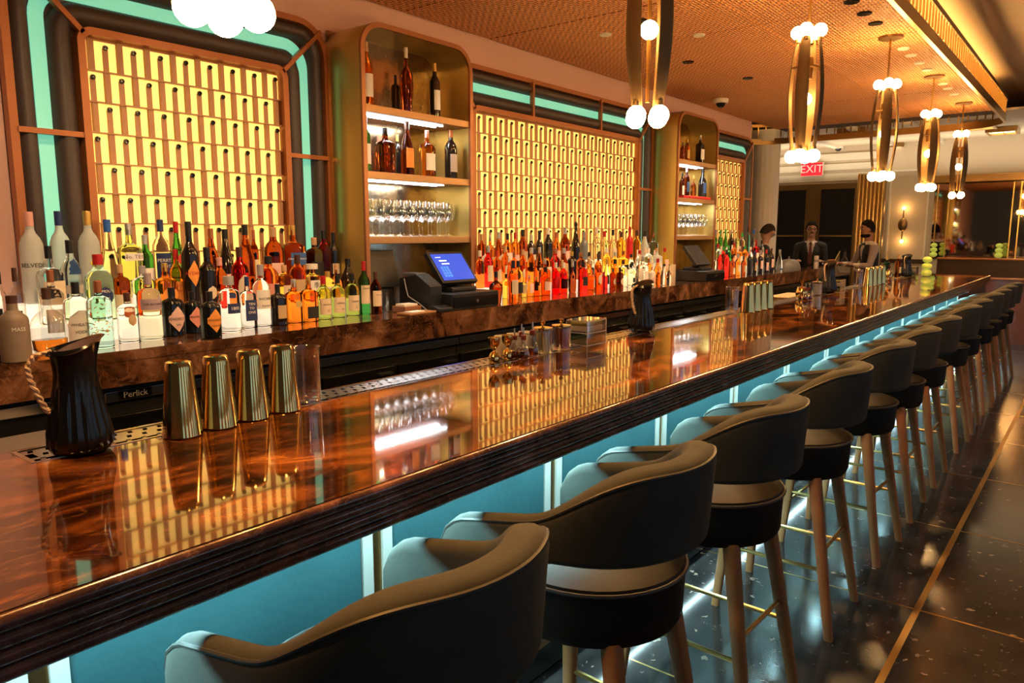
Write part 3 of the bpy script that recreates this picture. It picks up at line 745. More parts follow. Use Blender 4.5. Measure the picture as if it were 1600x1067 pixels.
# ================= pendants =================
def make_pendant():
    t = thing('pendant_lamp', 'x', 'lamp', (0, 0, 0), 0, 'brass pendants over the bar')
    obj('canopy', MB().lathe([(.085, -.018), (.09, -.012), (.09, 0)], 24), M['brass_dark'], t)
    obj('rod', MB().tube([(0, 0, 0), (0, 0, -1.0)], .008), M['brass'], t)
    obj('core', MB().lathe([(.03, -.62), (.034, -.60), (.034, -.52), (.03, -.50)], 16), M['brass_dark'], t)
    zt, zb = -.39, -1.02
    for k in range(4):
        a = pi/4+k*pi/2+.25; dx, dy = cos(a), sin(a); tx, ty = -dy, dx; rings = []
        for j in range(15):
            u = j/14; z = zb+(zt-zb)*u; bow = sin(pi*u); rc = .055+.030*bow; wd = .024+.012*bow**.8
            g = []
            for s, dd in ((-1, .004), (0, .016), (1, .004), (1, 0), (0, .011), (-1, 0)):
                g.append((dx*(rc+dd)+tx*wd*s, dy*(rc+dd)+ty*wd*s, z))
            rings.append(g)
        obj('fin', MB().loft(rings), M['fin'], t, ang=60)
        for s, z in ((1, zt+.035), (-1, zb-.035)):
            b = obj('bulb', MB().ball(dx*.062, dy*.062, z, .038), M['bulb'], t)
            obj('socket', MB().lathe([(.016, z-s*.055), (.016, z-s*.03)], 10, dx*.06, dy*.06), M['brass_dark'], b)
    obj('bulb', MB().ball(0, 0, -.73, .036), M['bulb'], t)
    obj('spacer', MB().lathe([(.085, -.56), (.085, -.55)], 4, 0, 0, 0), M['brass_dark'], t)
    return t
pd0 = make_pendant()
PX = [.88, 2.67, 4.56, 6.5, 8.33, 10.2]
names = ['cut off by the top edge', 'nearest in full view', 'third from the camera', 'fourth from the camera', 'fifth from the camera', 'farthest from the camera']
for i, x in enumerate(PX):
    lab = 'brass finned pendant with globe bulbs over the bar, ' + names[i]
    if i == 0: pd0.location = (x, 1.46, 3.11); pd0['label'] = lab
    else: dup(pd0, (x, 1.46, 3.11), .3*i, lab)
# ================= bottles =================
PROF = {
 'tall': ([(0, 0), (.9, 0), (1, .015), (1, .60), (.95, .66), (.75, .72), (.45, .77), (.36, .81), (.33, .93)], 2),
 'burgundy': ([(0, 0), (.9, 0), (1, .015), (1, .46), (.85, .57), (.52, .70), (.36, .79), (.33, .94)], 2),
 'wine': ([(0, 0), (.9, 0), (1, .015), (1, .62), (.94, .67), (.62, .73), (.38, .78), (.34, .95)], 2),
 'squat': ([(0, 0), (.94, 0), (1, .02), (1, .64), (.96, .70), (.78, .745), (.36, .775), (.3, .80), (.28, .90)], 2),
 'teardrop': ([(0, 0), (.85, 0), (.98, .05), (1, .18), (.92, .38), (.62, .60), (.4, .74), (.32, .92)], 2),
 'flask': ([(0, 0), (.78, 0), (.93, .05), (1, .22), (1, .38), (.88, .51), (.62, .60), (.3, .66), (.22, .70), (.21, .88)], 2),
 'square': ([(0, 0), (.92, 0), (1, .015), (1, .62), (.95, .665), (.7, .70), (.34, .73), (.28, .78), (.27, .92)], 5),
 'decanter': ([(0, 0), (.66, 0), (.74, .04), (.98, .42), (1, .52), (.9, .60), (.5, .67), (.27, .71), (.25, .88)], 3.2),
}
def clear_like(name, col, ior=1.3, rough=.02): return mat(name, col, rough, trans=1, ior=ior)
LIQ = {
 'clear': clear_like('clear spirit', (.97, .98, .96)), 'pale': clear_like('pale straw spirit', (.97, .93, .72)), 'aqua': clear_like('aqua glass', (.55, .88, .86)),
 'palegreen': clear_like('pale green glass', (.66, .86, .6)), 'green': clear_like('bottle green glass', (.06, .34, .07)), 'olive': clear_like('olive green glass', (.42, .5, .1)),
 'yellow': clear_like('golden liqueur', (1, .66, .08)), 'orange': clear_like('orange aperitif', (1, .27, .02)), 'red': clear_like('red aperitif', (.95, .03, .02)),
 'amber': clear_like('amber whisky', (.88, .26, .035)), 'brown': clear_like('dark rum', (.34, .06, .012)), 'lime': clear_like('lime tinted gin', (.75, .85, .35)),
 'dark': mat('near-black bottle glass', (.012, .008, .006), .08, coat=.3), 'black': mat('black glazed bottle', (.006, .006, .006), .12, coat=.3),
 'frost': mat('frosted bottle glass', (.78, .82, .80), .42, trans=.55, ior=1.2), 'taupe': mat('matte taupe ceramic', (.2, .15, .11), .5), 'white': mat('white glazed bottle', (.75, .7, .64), .3), 'redsolid': mat('red painted bottle', (.5, .01, .012), .3),
 'greysolid': mat('slate grey bottle', (.16, .18, .2), .3),
}
LIQNAME = {'clear': 'clear', 'pale': 'straw-coloured', 'aqua': 'aqua', 'palegreen': 'pale green', 'green': 'dark green', 'olive': 'olive green', 'yellow': 'golden', 'orange': 'orange', 'red': 'bright red', 'amber': 'amber', 'brown': 'dark brown', 'lime': 'lime-tinted', 'dark': 'near-black', 'black': 'black', 'frost': 'frosted', 'taupe': 'taupe', 'white': 'white', 'redsolid': 'solid red', 'greysolid': 'slate grey'}
CAPC = {'black': (.01, .01, .011), 'red': (.4, .012, .012), 'grey': (.3, .28, .3), 'silver': (.5, .5, .48), 'gold': (.6, .38, .1), 'cork': (.5, .3, .15), 'navy': (.012, .03, .13), 'blue': (.02, .1, .4), 'white': (.7, .66, .6), 'brown': (.06, .022, .012), 'copper': (.4, .14, .06), 'green': (.03, .3, .05), 'pink': (.6, .3, .26), 'mauve': (.32, .24, .27), 'orange': (.8, .25, .03)}
LABC = {'white': (.74, .7, .64), 'cream': (.66, .54, .38), 'tan': (.5, .34, .17), 'navy': (.015, .03, .11), 'orange': (.75, .28, .05), 'salmon': (.66, .26, .2), 'pink': (.7, .46, .4), 'black': (.015, .013, .012), 'mauve': (.34, .25, .28), 'red': (.5, .03, .02), 'green': (.1, .3, .1), 'blue': (.03, .1, .3), 'grey': (.42, .38, .34), 'gold': (.55, .36, .1), 'yellow': (.8, .6, .05)}
def capm(c): return mat('cap '+c, CAPC[c], .35, .6 if c in ('gold', 'silver', 'copper') else 0)
def labm(c): return mat('label '+c, LABC[c], .6)
def prof_r(style, s):
    p = PROF[style][0]
    for (r0, z0), (r1, z1) in zip(p[1:], p[2:]):
        if z0 <= s <= z1: return r0+(r1-r0)*((s-z0)/max(1e-6, z1-z0))
    return 1
INK = {'k': mat('black ink', (.02, .015, .015), .6), 'r': mat('red ink', (.45, .02, .02), .6), 'w': mat('white ink', (.8, .76, .7), .6), 'g': mat('gold ink', (.7, .42, .08), .4)}
def section(style, a, R, sy):
    n = PROF[style][1]; c, q = cos(a), sin(a); k = 1 if n == 2 else (abs(c)**n+abs(q)**n)**(-1/n); return R*c*k, R*q*k*sy
def label_patch(style, R, H, s0, s1, half, sy, shape='rect', off=.0007):
    """curved label on the -y side; half = half angle"""
    mb = MB(); rings = []; nz, na = 5, 13
    for j in range(nz+1):
        t = j/nz; s = s0+(s1-s0)*t; f = 1
        if shape == 'diamond': f = max(.02, 1-abs(2*t-1))
        elif shape == 'oval': f = max(.05, sqrt(max(0, 1-(2*t-1)**2)))
        elif shape == 'arch': f = sqrt(max(.05, 1-max(0, (t-.55)/.45)**2*.97))
        g = []
        for i in range(na):
            a = -pi/2+half*f*(2*i/(na-1)-1); x, y = section(style, a, R*prof_r(style, s)+off, sy); g.append((x, y, s*H))
        rings.append(g)
    return mb.loft(rings, closed=False, caps=False)
def wrap_text(body, size, style, R, H, s, sy, off=.0016, a0=0.0):
    me = text_mesh(body, size); rr = R*prof_r(style, s)
    def fn(c):
        a = -pi/2+a0+c.x/rr; x, y = section(style, a, rr+off, sy); return Vector((x, y, s*H+c.y))
    return put(me, fn)
_bm = {}
def body_mesh(style, seg, sy, wob=None):
    key = (style, seg, round(sy, 2), bool(wob))
    if key not in _bm:
        p, n = PROF[style]
        _bm[key] = MB().lathe(p, seg, 0, 0, 0, 1, sy, n, wob).mesh('bottle_body', True, 50)
    return _bm[key]
_mm = {}
def with_mat(me, m):
    k = (me.name, m.name)
    if k not in _mm:
        c = me.copy(); c.materials.clear(); c.materials.append(m); _mm[k] = c
    return _mm[k]
cap_m = MB().lathe([(.90, 0), (1, .03), (1, .95), (.93, 1), (0, 1)], 14).mesh('cap')
ball_m = MB().ball(0, 0, .5, .5, 12, 8).mesh('cap')
def bottle(pos, R, H, style, liq, cap, label=None, lshape='rect', ls=(.12, .42), lhalf=1.0, text=None, group=None, lab='x', capz=.80, capr=None, stopper=False, fill=None, rz=0, extra=None, seg=18):
    sy = .55 if style == 'flask' else (.8 if style == 'decanter' else 1)
    t = thing('bottle', lab, 'bottle', pos, rz, group)
    wob = (lambda a, z: 1-.03*abs(sin(a*8))) if extra == 'ribs' else None
    if fill is None or fill[0] >= 1:
        b = bpy.data.objects.new('glass_body', with_mat(body_mesh(style, 48 if wob else seg, sy, wob), LIQ[liq])); link(b, t); b.scale = (R, R, H)
    else:
        b = bpy.data.objects.new('glass_body', with_mat(body_mesh(style, seg, sy), M['thin'])); link(b, t); b.scale = (R, R, H)
        lv, lq = fill; pr = [(0, .02*H)]+[(.93*r*R, max(.02, z)*H) for r, z in PROF[style][0][1:] if z < lv]+[(.93*R*prof_r(style, lv), lv*H), (0, lv*H)]
        obj('liquid', MB().lathe(pr, seg, sx=1, sy=sy, n=PROF[style][1]), LIQ[lq], t)
    p = PROF[style][0]; nr = p[-1][0]*R*1.12 if capr is None else capr*R
    if stopper:
        c = bpy.data.objects.new('stopper', with_mat(ball_m, capm(cap))); link(c, t); c.location = (0, 0, H*.87); c.scale = (nr*2.2, nr*2.2, H*.13)
    elif cap:
        c = bpy.data.objects.new('cap', with_mat(cap_m, capm(cap))); link(c, t); c.location = (0, 0, H*capz); c.scale = (nr, nr, H*(1-capz))
    l = None
    if label:
        l = obj('label', label_patch(style, R, H, ls[0], ls[1], lhalf, sy, lshape), labm(label), t)
    if text:
        for (s, ln, size, ink) in text:
            o = obj('lettering', wrap_text(ln, size, style, R, H, s, sy), INK[ink], l if l is not None else t)
    return t
ROW = {0: (None, CZ), 1: (3.49, CZ), 2: (3.61, CZ+.0855), 3: (3.765, CZ+.1705)}
ROWN = {0: 'front row', 1: 'second row', 2: 'third row', 3: 'back row'}
def place(u, vtop, wpx, row, vbase=None, z=None, y=None):
    if z is None: y_, z = ROW[row]
    else: y_ = y
    if row == 0 and vbase is not None: p = onz(u, vbase, z)
    else: p = Vector((x_at(u, y_, z), y_, z))
    y = p.y
    if y > 3.5 and row == 0: y = 3.48; p = Vector((x_at(u, y, z), y, z))
    H = ony(u, vtop, y).z-z
    R = wpx/2*depth((p.x, p.y, z+.15))/FPX*.98
    return p, R, H
# u, vtop, width, row, vbase, style, liquid, cap, label, shape, (s0,s1), half, texts, extras
K = 'k'
LEFT = [
 # back row
 (57, 331, 34, 3, None, 'tall', 'frost', 'pink', None, '', None, 0, [(.42, 'BELVEDERE', .026, K)], {}),
 (102, 330, 30, 3, None, 'tall', 'frost', 'navy', 'blue', 'arch', (.3, .4), .6, None, {}),
 (146, 330, 31, 3, None, 'tall', 'frost', 'gold', 'yellow', 'oval', (.38, .46), .35, None, {}),
 (176, 343, 30, 3, None, 'teardrop', 'clear', 'blue', 'white', 'rect', (.1, .2), .9, None, {}),
 (208, 349, 32, 3, None, 'square', 'lime', 'silver', 'white', 'rect', (.50, .60), .78, [(.55, 'No. TEN', .026, K)], {}),
 (232, 367, 25, 3, None, 'wine', 'green', 'silver', 'white', 'rect', (.2, .46), 1.0, None, {}),
 (257, 343, 27, 3, None, 'tall', 'clear', 'navy', 'navy', 'rect', (.2, .56), 1.1, [(.46, "PERRY'S", .024, 'w'), (.38, 'TOT', .024, 'w')], {}),
 (281, 346, 26, 3, None, 'burgundy', 'green', 'red', 'red', 'diamond', (.40, .56), .6, None, {}),
 (334, 357, 24, 3, None, 'burgundy', 'brown', 'copper', 'cream', 'rect', (.12, .3), 1, None, {}),
 (356, 358, 27, 3, None, 'teardrop', 'dark', 'black', 'pink', 'rect', (.1, .28), .9, None, {}),
 (387, 351, 27, 3, None, 'burgundy', 'brown', 'black', None, '', None, 0, None, {}),
 (400, 359, 25, 3, None, 'tall', 'brown', 'copper', 'cream', 'rect', (.12, .5), .6, None, {}),
 (430, 355, 30, 3, None, 'tall', 'brown', 'cork', 'pink', 'rect', (.18, .42), .8, None, {}),
 (460, 352, 33, 3, None, 'square', 'amber', 'gold', 'blue', 'rect', (.36, .56), .75, [(.46, 'JOHNNIE WALKER', .015, 'w')], {}),
 (493, 371, 28, 3, None, 'squat', 'brown', 'cork', 'black', 'rect', (.2, .5), .9, None, {}),
 (508, 360, 22, 3, None, 'wine', 'red', 'black', None, '', None, 0, None, {}),
 (523, 363, 20, 3, None, 'wine', 'dark', 'black', 'cream', 'rect', (.2, .4), .9, None, {}),
 # third row
 (85, 384, 35, 2, None, 'square', 'clear', 'black', 'cream', 'rect', (.26, .56), .78, [(.40, '\u767d', .05, K)], {}),
 (118, 375, 30, 2, None, 'tall', 'clear', 'black', 'grey', 'rect', (.36, .46), 1.2, None, {}),
 (160, 397, 42, 2, None, 'tall', 'palegreen', 'red', 'navy', 'oval', (.24, .52), .62, [(.45, 'PLYMOUTH', .017, 'w'), (.34, 'GIN', .017, 'w')], {}),
 (193, 413, 27, 2, None, 'squat', 'brown', 'cork', 'cream', 'rect', (.1, .45), 1.1, None, {}),
 (227, 415, 34, 2, None, 'squat', 'clear', 'grey', 'cream', 'rect', (.1, .45), 1.1, None, {}),
 (262, 411, 31, 2, None, 'square', 'orange', 'gold', 'orange', 'oval', (.25, .55), .7, None, {}),
 (280, 389, 22, 2, None, 'wine', 'orange', 'red', 'orange', 'rect', (.1, .5), 1.1, [(.44, 'Ancho', .02, 'r'), (.36, 'Reyes', .02, 'r')], {}),
 (302, 346, 31, 2, None, 'wine', 'dark', 'black', 'orange', 'diamond', (.30, .58), .95, [(.44, 'AVERNA', .024, 'r')], {}),
 (328, 386, 27, 2, None, 'wine', 'dark', 'black', 'cream', 'oval', (.2, .4), .6, None, {}),
 (347, 402, 22, 2, None, 'tall', 'amber', 'pink', 'navy', 'rect', (.2, .3), 1, None, {}),
 (378, 386, 27, 2, None, 'tall', 'red', 'brown', 'cream', 'arch', (.12, .55), .8, None, {}),
 (422, 400, 31, 2, None, 'tall', 'amber', 'black', 'salmon', 'rect', (.18, .46), 1.0, None, {}),
 (446, 414, 28, 2, None, 'squat', 'yellow', 'cork', 'cream', 'rect', (.1, .5), .7, [(.34, '\u97ff', .03, K)], {}),
 (467, 398, 26, 2, None, 'tall', 'amber', 'brown', 'tan', 'rect', (.12, .5), 1.0, None, {}),
 (489, 412, 32, 2, None, 'square', 'yellow', 'white', 'white', 'rect', (.24, .58), .78, [(.44, '\u5b63', .04, K)], {'capr': .8, 'capz': .86}),
 (513, 424, 22, 2, None, 'tall', 'yellow', 'gold', 'cream', 'rect', (.2, .5), .9, [(.36, '\u97ff', .03, K)], {}),
 (526, 412, 23, 2, None, 'flask', 'amber', 'cream' if 0 else 'cork', None, '', None, 0, None, {}),
 (545, 404, 24, 2, None, 'burgundy', 'dark', 'black', None, '', None, 0, None, {}),
 # second row
 (8, 423, 24, 1, None, 'tall', 'clear', 'black', None, '', None, 0, None, {}),
 (34, 418, 40, 1, None, 'squat', 'clear', 'brown', 'black', 'rect', (.2, .5), .25, None, {'fill': (.4, 'amber')}),
 (88, 421, 34, 1, None, 'squat', 'clear', 'copper', 'white', 'rect', (.2, .5), .9, None, {}),
 # front row
 (6, 482, 30, 0, 556, 'squat', 'dark', 'black', 'white', 'rect', (.42, .56), .8, [(.49, 'NIKKA', .013, K)], {}),
 (27, 461, 40, 0, 552, 'wine', 'taupe', 'brown', None, '', None, 0, [(.5, 'MASS', .02, 'w')], {'capz': .88}),
 (80, 449, 60, 0, 561, 'flask', 'clear', 'brown', None, '', None, 0, None, {'fill': (.2, 'orange')}),
 (125, 440, 39, 0, 546, 'squat', 'clear', 'black', 'white', 'arch', (.08, .58), 1.15, [(.36, 'WHEATLEY', .018, K), (.25, 'VODKA', .018, K)], {}),
 (160, 438, 36, 0, 541, 'squat', 'aqua', 'copper', None, '', None, 0, None, {'flakes': 1}),
 (203, 457, 32, 0, 534, 'squat', 'clear', 'brown', 'tan', 'oval', (.34, .58), .4, None, {'extra': 'ribs'}),
 (237, 426, 36, 0, 530, 'squat', 'pale', 'mauve', 'mauve', 'rect', (.46, .62), 1.2, [(.54, 'THE BOTANIST', .014, K)], {}),
 (272, 449, 35, 0, 524, 'squat', 'black', 'black', 'pink', 'diamond', (.1, .62), 1.0, [(.36, "HENDRICK'S", .017, K), (.24, 'GIN', .012, K)], {}),
 (303, 455, 29, 0, 519, 'squat', 'black', 'black', 'salmon', 'diamond', (.14, .64), 1.0, [(.4, "HENDRICK'S", .014, K)], {}),
 (331, 455, 30, 0, 518, 'squat', 'black', 'black', 'orange', 'diamond', (.14, .64), 1.0, [(.4, "HENDRICK'S", .014, K), (.28, 'ORBIUM', .012, K)], {}),
 (361, 431, 33, 0, 518, 'squat', 'clear', 'silver', 'navy', 'rect', (.34, .52), .7, [(.43, '1800', .022, 'w')], {'capz': .84, 'capr': .5}),
 (389, 432, 23, 0, 513, 'square', 'clear', 'navy', 'navy', 'rect', (.16, .56), .78, [(.48, 'TEN', .018, 'w'), (.40, 'TO', .018, 'w'), (.32, 'ONE', .018, 'w')], {}),
 (411, 413, 27, 0, 511, 'wine', 'clear', 'grey', 'white', 'rect', (.3, .6), 1.1, [(.46, 'BACARDI', .018, K), (.35, 'Superior', .014, K)], {}),
 (436, 444, 27, 0, 508, 'squat', 'dark', 'black', 'tan', 'rect', (.18, .5), .6, None, {}),
 (461, 436, 26, 0, 507, 'square', 'orange', 'silver', 'gold', 'oval', (.36, .54), .45, None, {}),
 (484, 432, 24, 0, 504, 'square', 'orange', 'gold', 'black', 'rect', (.1, .36), .78, None, {}),
 (507, 431, 23, 0, 500, 'wine', 'olive', 'red', 'cream', 'rect', (.14, .5), 1.2, [(.36, 'REDBREAST', .011, K), (.22, '12', .016, K)], {}),
 (529, 430, 22, 0, 497, 'wine', 'olive', 'black', 'cream', 'rect', (.14, .5), 1.2, [(.36, 'REDBREAST', .011, K), (.22, '15', .016, K)], {}),
 (551, 427, 22, 0, 494, 'wine', 'olive', 'black', 'cream', 'rect', (.14, .5), 1.2, [(.36, 'REDBREAST', .011, K), (.22, '21', .016, K)], {}),
 (570, 408, 18, 0, 492, 'wine', 'green', 'red', 'cream', 'rect', (.22, .56), 1.2, [(.5, 'JAMESON', .013, K)], {}),
 (588, 424, 18, 0, 491, 'tall', 'brown', 'brown', 'cream', 'rect', (.2, .56), 1.2, [(.46, 'HAKUSHU', .010, K)], {}),
]
MID = [
 (775, 424, 22, 0, 475, 'decanter', 'brown', 'black', None, '', None, 0, None, {}),
 (791, 428, 13, 1, None, 'tall', 'yellow', 'black', None, '', None, 0, None, {}),
 (802, 407, 15, 0, 467, 'tall', 'amber', 'black', 'cream', 'rect', (.22, .55), 1.1, None, {}),
 (816, 432, 12, 0, 465, 'square', 'yellow', 'gold', 'tan', 'rect', (.2, .62), .78, None, {}),
 (827, 430, 12, 0, 464, 'square', 'orange', 'pink', 'pink', 'rect', (.2, .62), .78, None, {}),
 (838, 432, 13, 0, 463, 'square', 'orange', 'gold', 'orange', 'rect', (.3, .55), .5, None, {}),
 (852, 417, 16, 0, 462, 'tall', 'orange', 'black', 'pink', 'rect', (.2, .5), 1, None, {}),
 (868, 410, 13, 0, 460, 'tall', 'red', 'white', None, '', None, 0, None, {}),
 (880, 410, 13, 0, 459, 'tall', 'red', 'white', None, '', None, 0, None, {}),
 (894, 408, 18, 0, 457, 'flask', 'brown', 'silver', None, '', None, 0, None, {}),
 (911, 409, 15, 0, 455, 'squat', 'red', 'black', 'black', 'rect', (.2, .5), 1, None, {}),
 (923, 423, 11, 0, 453, 'square', 'amber', 'black', 'white', 'rect', (.15, .55), .78, None, {}),
 (933, 415, 9, 0, 452, 'square', 'amber', 'cork', 'tan', 'rect', (.2, .55), .78, None, {}),
 (943, 425, 13, 0, 450, 'squat', 'red', 'red', None, '', None, 0, None, {}),
 (957, 419, 10, 0, 450, 'squat', 'brown', 'black', 'cream', 'oval', (.15, .5), .7, None, {}),
 (968, 418, 12, 0, 450, 'squat', 'brown', 'black', 'cream', 'oval', (.15, .5), .7, None, {}),
 (985, 412, 15, 0, 448, 'squat', 'pale', 'black', 'black', 'rect', (.2, .4), .5, None, {}),
 (1003, 400, 16, 0, 447, 'square', 'clear', 'silver', 'white', 'rect', (.2, .5), .7, None, {}),
 (1018, 417, 11, 0, 446, 'squat', 'white', 'pink', 'pink', 'oval', (.1, .5), .8, None, {}),
 (1028, 415, 12, 0, 446, 'flask', 'orange', 'gold', None, '', None, 0, None, {}),
 (1037, 412, 13, 0, 445, 'teardrop', 'clear', 'black', None, '', None, 0, None, {'stopper': True}),
 (1045, 411, 13, 0, 447, 'flask', 'pale', 'cork', None, '', None, 0, None, {'stopper': True}),
]
r2 = random.Random(21)
def auto(u0, u1, step, row, vt, wide, liqs, caps, labs):
    out = []; u = u0
    while u <= u1:
        f = (u-u0)/max(1, u1-u0)
        lq = r2.choice(liqs(f)); st = r2.choice(['tall', 'tall', 'wine', 'squat', 'square', 'burgundy'])
        lb = r2.choice(labs)
        out.append((u, vt(f)+r2.uniform(-6, 6), wide*r2.uniform(.85, 1.1), row, None, st, lq, r2.choice(caps), lb, r2.choice(['rect', 'rect', 'rect', 'oval', 'arch']) if lb else '', (.15, r2.uniform(.42, .55)), .95, None, {}))
        u += step*r2.uniform(.92, 1.08)
    return out
warm = lambda f: ['amber', 'brown', 'red', 'dark', 'amber', 'orange'] if f < .55 else ['clear', 'clear', 'pale', 'clear', 'yellow', 'frost']
caps_ = ['black', 'black', 'brown', 'cork', 'gold', 'copper', 'silver', 'red', 'white']
labs_ = ['cream', 'white', 'pink', 'tan', None, 'cream', 'white', 'black']
MID += [(899, 346, 14, 3, None, 'burgundy', 'dark', 'black', None, '', None, 0, None, {'stopper': True}), (983, 354, 11, 3, None, 'wine', 'redsolid', 'red', None, '', None, 0, None, {}), (912, 362, 14, 3, None, 'tall', 'greysolid', 'grey', None, '', None, 0, None, {})]
MID += [b for b in auto(753, 1036, 12.8, 3, lambda f: 362-4*f+4*abs(f-.5), 15, warm, caps_, labs_) if not any(abs(b[0]-x) < 7 for x in (899, 983, 912))]
MID += auto(750, 1040, 12.8, 2, lambda f: 389+4*f, 15, warm, caps_, labs_)
MID += auto(795, 1036, 13.5, 1, lambda f: 402+3*f, 15, lambda f: ['orange', 'red', 'amber', 'yellow', 'orange'] if f < .6 else ['yellow', 'clear', 'pale', 'orange', 'clear'], caps_, labs_)
FAR = [
 (1118, 398, 7, 0, 434, 'tall', 'pale', 'gold', None, '', None, 0, None, {}),
 (1124, 390, 10, 0, 434, 'tall', 'red', 'white', 'red', 'rect', (.3, .5), 1, None, {}),
 (1134, 390, 10, 0, 433, 'tall', 'red', 'black', None, '', None, 0, None, {}),
 (1143, 398, 9, 0, 432, 'square', 'brown', 'black', 'white', 'rect', (.12, .4), .78, None, {}),
 (1152, 397, 9, 0, 431, 'tall', 'amber', 'silver', 'white', 'rect', (.2, .5), .9, None, {}),
 (1161, 400, 8, 0, 430, 'tall', 'brown', 'black', 'tan', 'rect', (.2, .5), .9, None, {}),
 (1170, 392, 8, 0, 429, 'wine', 'dark', 'pink', 'black', 'rect', (.2, .5), .9, None, {}),
 (1178, 392, 8, 0, 428, 'wine', 'dark', 'navy', 'tan', 'rect', (.15, .5), .9, None, {}),
 (1187, 391, 8.5, 0, 427, 'wine', 'dark', 'mauve', 'pink', 'rect', (.2, .55), 1, None, {}),
 (1196, 390, 8.5, 0, 426, 'wine', 'dark', 'red', 'pink', 'rect', (.1, .45), 1, None, {}),
 (1204, 388, 8.5, 0, 425, 'wine', 'dark', 'brown', 'pink', 'rect', (.2, .55), 1, None, {}),
 (1217, 390, 10, 0, 424, 'teardrop', 'clear', 'grey', 'blue', 'rect', (.05, .15), .9, None, {}),
]
FAR += auto(1116, 1183, 8.5, 3, lambda f: 363-3*f, 9, lambda f: ['green', 'dark', 'clear', 'brown'] if f < .4 else ['clear', 'clear', 'palegreen', 'frost'], ['black', 'green', 'blue', 'gold', 'silver'], labs_)
FAR += auto(1113, 1190, 8.5, 2, lambda f: 382-2*f, 9, lambda f: ['clear', 'red', 'amber', 'green', 'pale', 'clear'], ['red', 'green', 'black', 'white', 'orange'], labs_)
used_pos = []
def free(p, R):
    for q, r in used_pos:
        if hypot(p.x-q.x, p.y-q.y) < R+r and abs(p.z-q.z) < .1: return False
    return True
def build_bottles(rows, where, grp, xa, xb):
    plan = []
    for b in rows:
        u, vt, wp, row, vb = b[:5]
        p, R, H = place(u, vt, wp, row, vb)
        R = min(R, {0: .084, 1: .05, 2: .072, 3: .07}[row] if b[5] not in ('flask',) else .12); best = None
        lo, hi = {0: (3.2, 3.43), 1: (3.45, 3.49), 2: (3.531+R, max(3.532+R, 3.688-R)), 3: (3.691+R, max(3.692+R, 3.84-R))}[row]
        for kk in range(60):
            dy = (0 if kk == 0 else ((kk+1)//2)*.012*(1 if kk % 2 else -1)) % (hi-lo) if kk else 0
            yy = (min(p.y, 3.525-R) if row == 0 else p.y if row < 2 else min(max(p.y, lo), hi)) if kk == 0 else lo+((p.y-lo)+dy) % (hi-lo)
            x = x_at(u, yy, p.z)
            rr = R*(1 if kk < 20 else .92 if kk < 40 else .84)
            pen = max([0]+[rr+r+.001-hypot(x-q.x, yy-q.y) for q, r in used_pos if abs(p.z-q.z) < .05])
            if best is None or pen < best[0]-1e-5: best = (pen, x, yy, rr)
            if pen <= 0: break
        _, x, yy, R = best
        if row and not (xa+R*.6 < x < xb-R*.6): continue
        if row == 0 and xa > 2 and x+R > xb+.03 and yy > 3.45: yy = 3.44; x = x_at(u, yy, p.z)
        if best[0] > .03: continue
        if best[0] > 0: R -= best[0]
        H *= 1; p = Vector((x, yy, p.z)); H = ony(u, vt, yy).z-p.z
        used_pos.append((p, R)); plan.append((p, R, H, b))
    order = {}
    for row in (0, 1, 2, 3):
        for i, k in enumerate(sorted([k for k in range(len(plan)) if plan[k][3][3] == row], key=lambda k: plan[k][0].x)): order[k] = i+1
    for k, (p, R, H, (u, vt, wp, row, vb, st, lq, cap, lb, shp, ls, half, txt, ex)) in enumerate(plan):
        desc = '%s %s bottle%s, %s %s, %s from left' % (LIQNAME[lq], {'tall': 'tall', 'wine': 'straight', 'burgundy': 'sloping', 'squat': 'squat', 'square': 'square', 'teardrop': 'teardrop', 'flask': 'flask', 'decanter': 'decanter'}[st], (' with %s label' % lb) if lb else '', where, ROWN[row], nth(order[k]))
        t = bottle(p, R, H, st, lq, cap, lb, shp, ls or (.1, .4), half, txt, grp, desc, ex.get('capz', .84 if row else .82), ex.get('capr'), ex.get('stopper', False), ex.get('fill'), 0, ex.get('extra'), 20 if row == 0 else 14)
        if ex.get('flakes'):
            g = MB()
            for i in range(150):
                a = rnd.uniform(-pi, pi); s = rnd.uniform(.2, .66); x, y = section(st, a, R*prof_r(st, s)+.001, 1); x2, y2 = section(st, a+.12, R*prof_r(st, s)+.001, 1); dz = rnd.uniform(-.004, .006)
                g.add([(x, y, s*H), (x2, y2, s*H+dz), (x2, y2, s*H+dz+.004), (x, y, s*H+.004)], [(0, 1, 2, 3)])
            o = obj('gold_flecks', g, INK['g'], t); o['kind'] = 'stuff'
build_bottles(LEFT, 'left group', 'bottles on the left riser', .5, 2.97)
build_bottles(MID, 'middle group', 'bottles on the middle riser', 4.09, 7.14)
build_bottles(FAR, 'far group', 'bottles on the far riser', 8.30, 10.0)
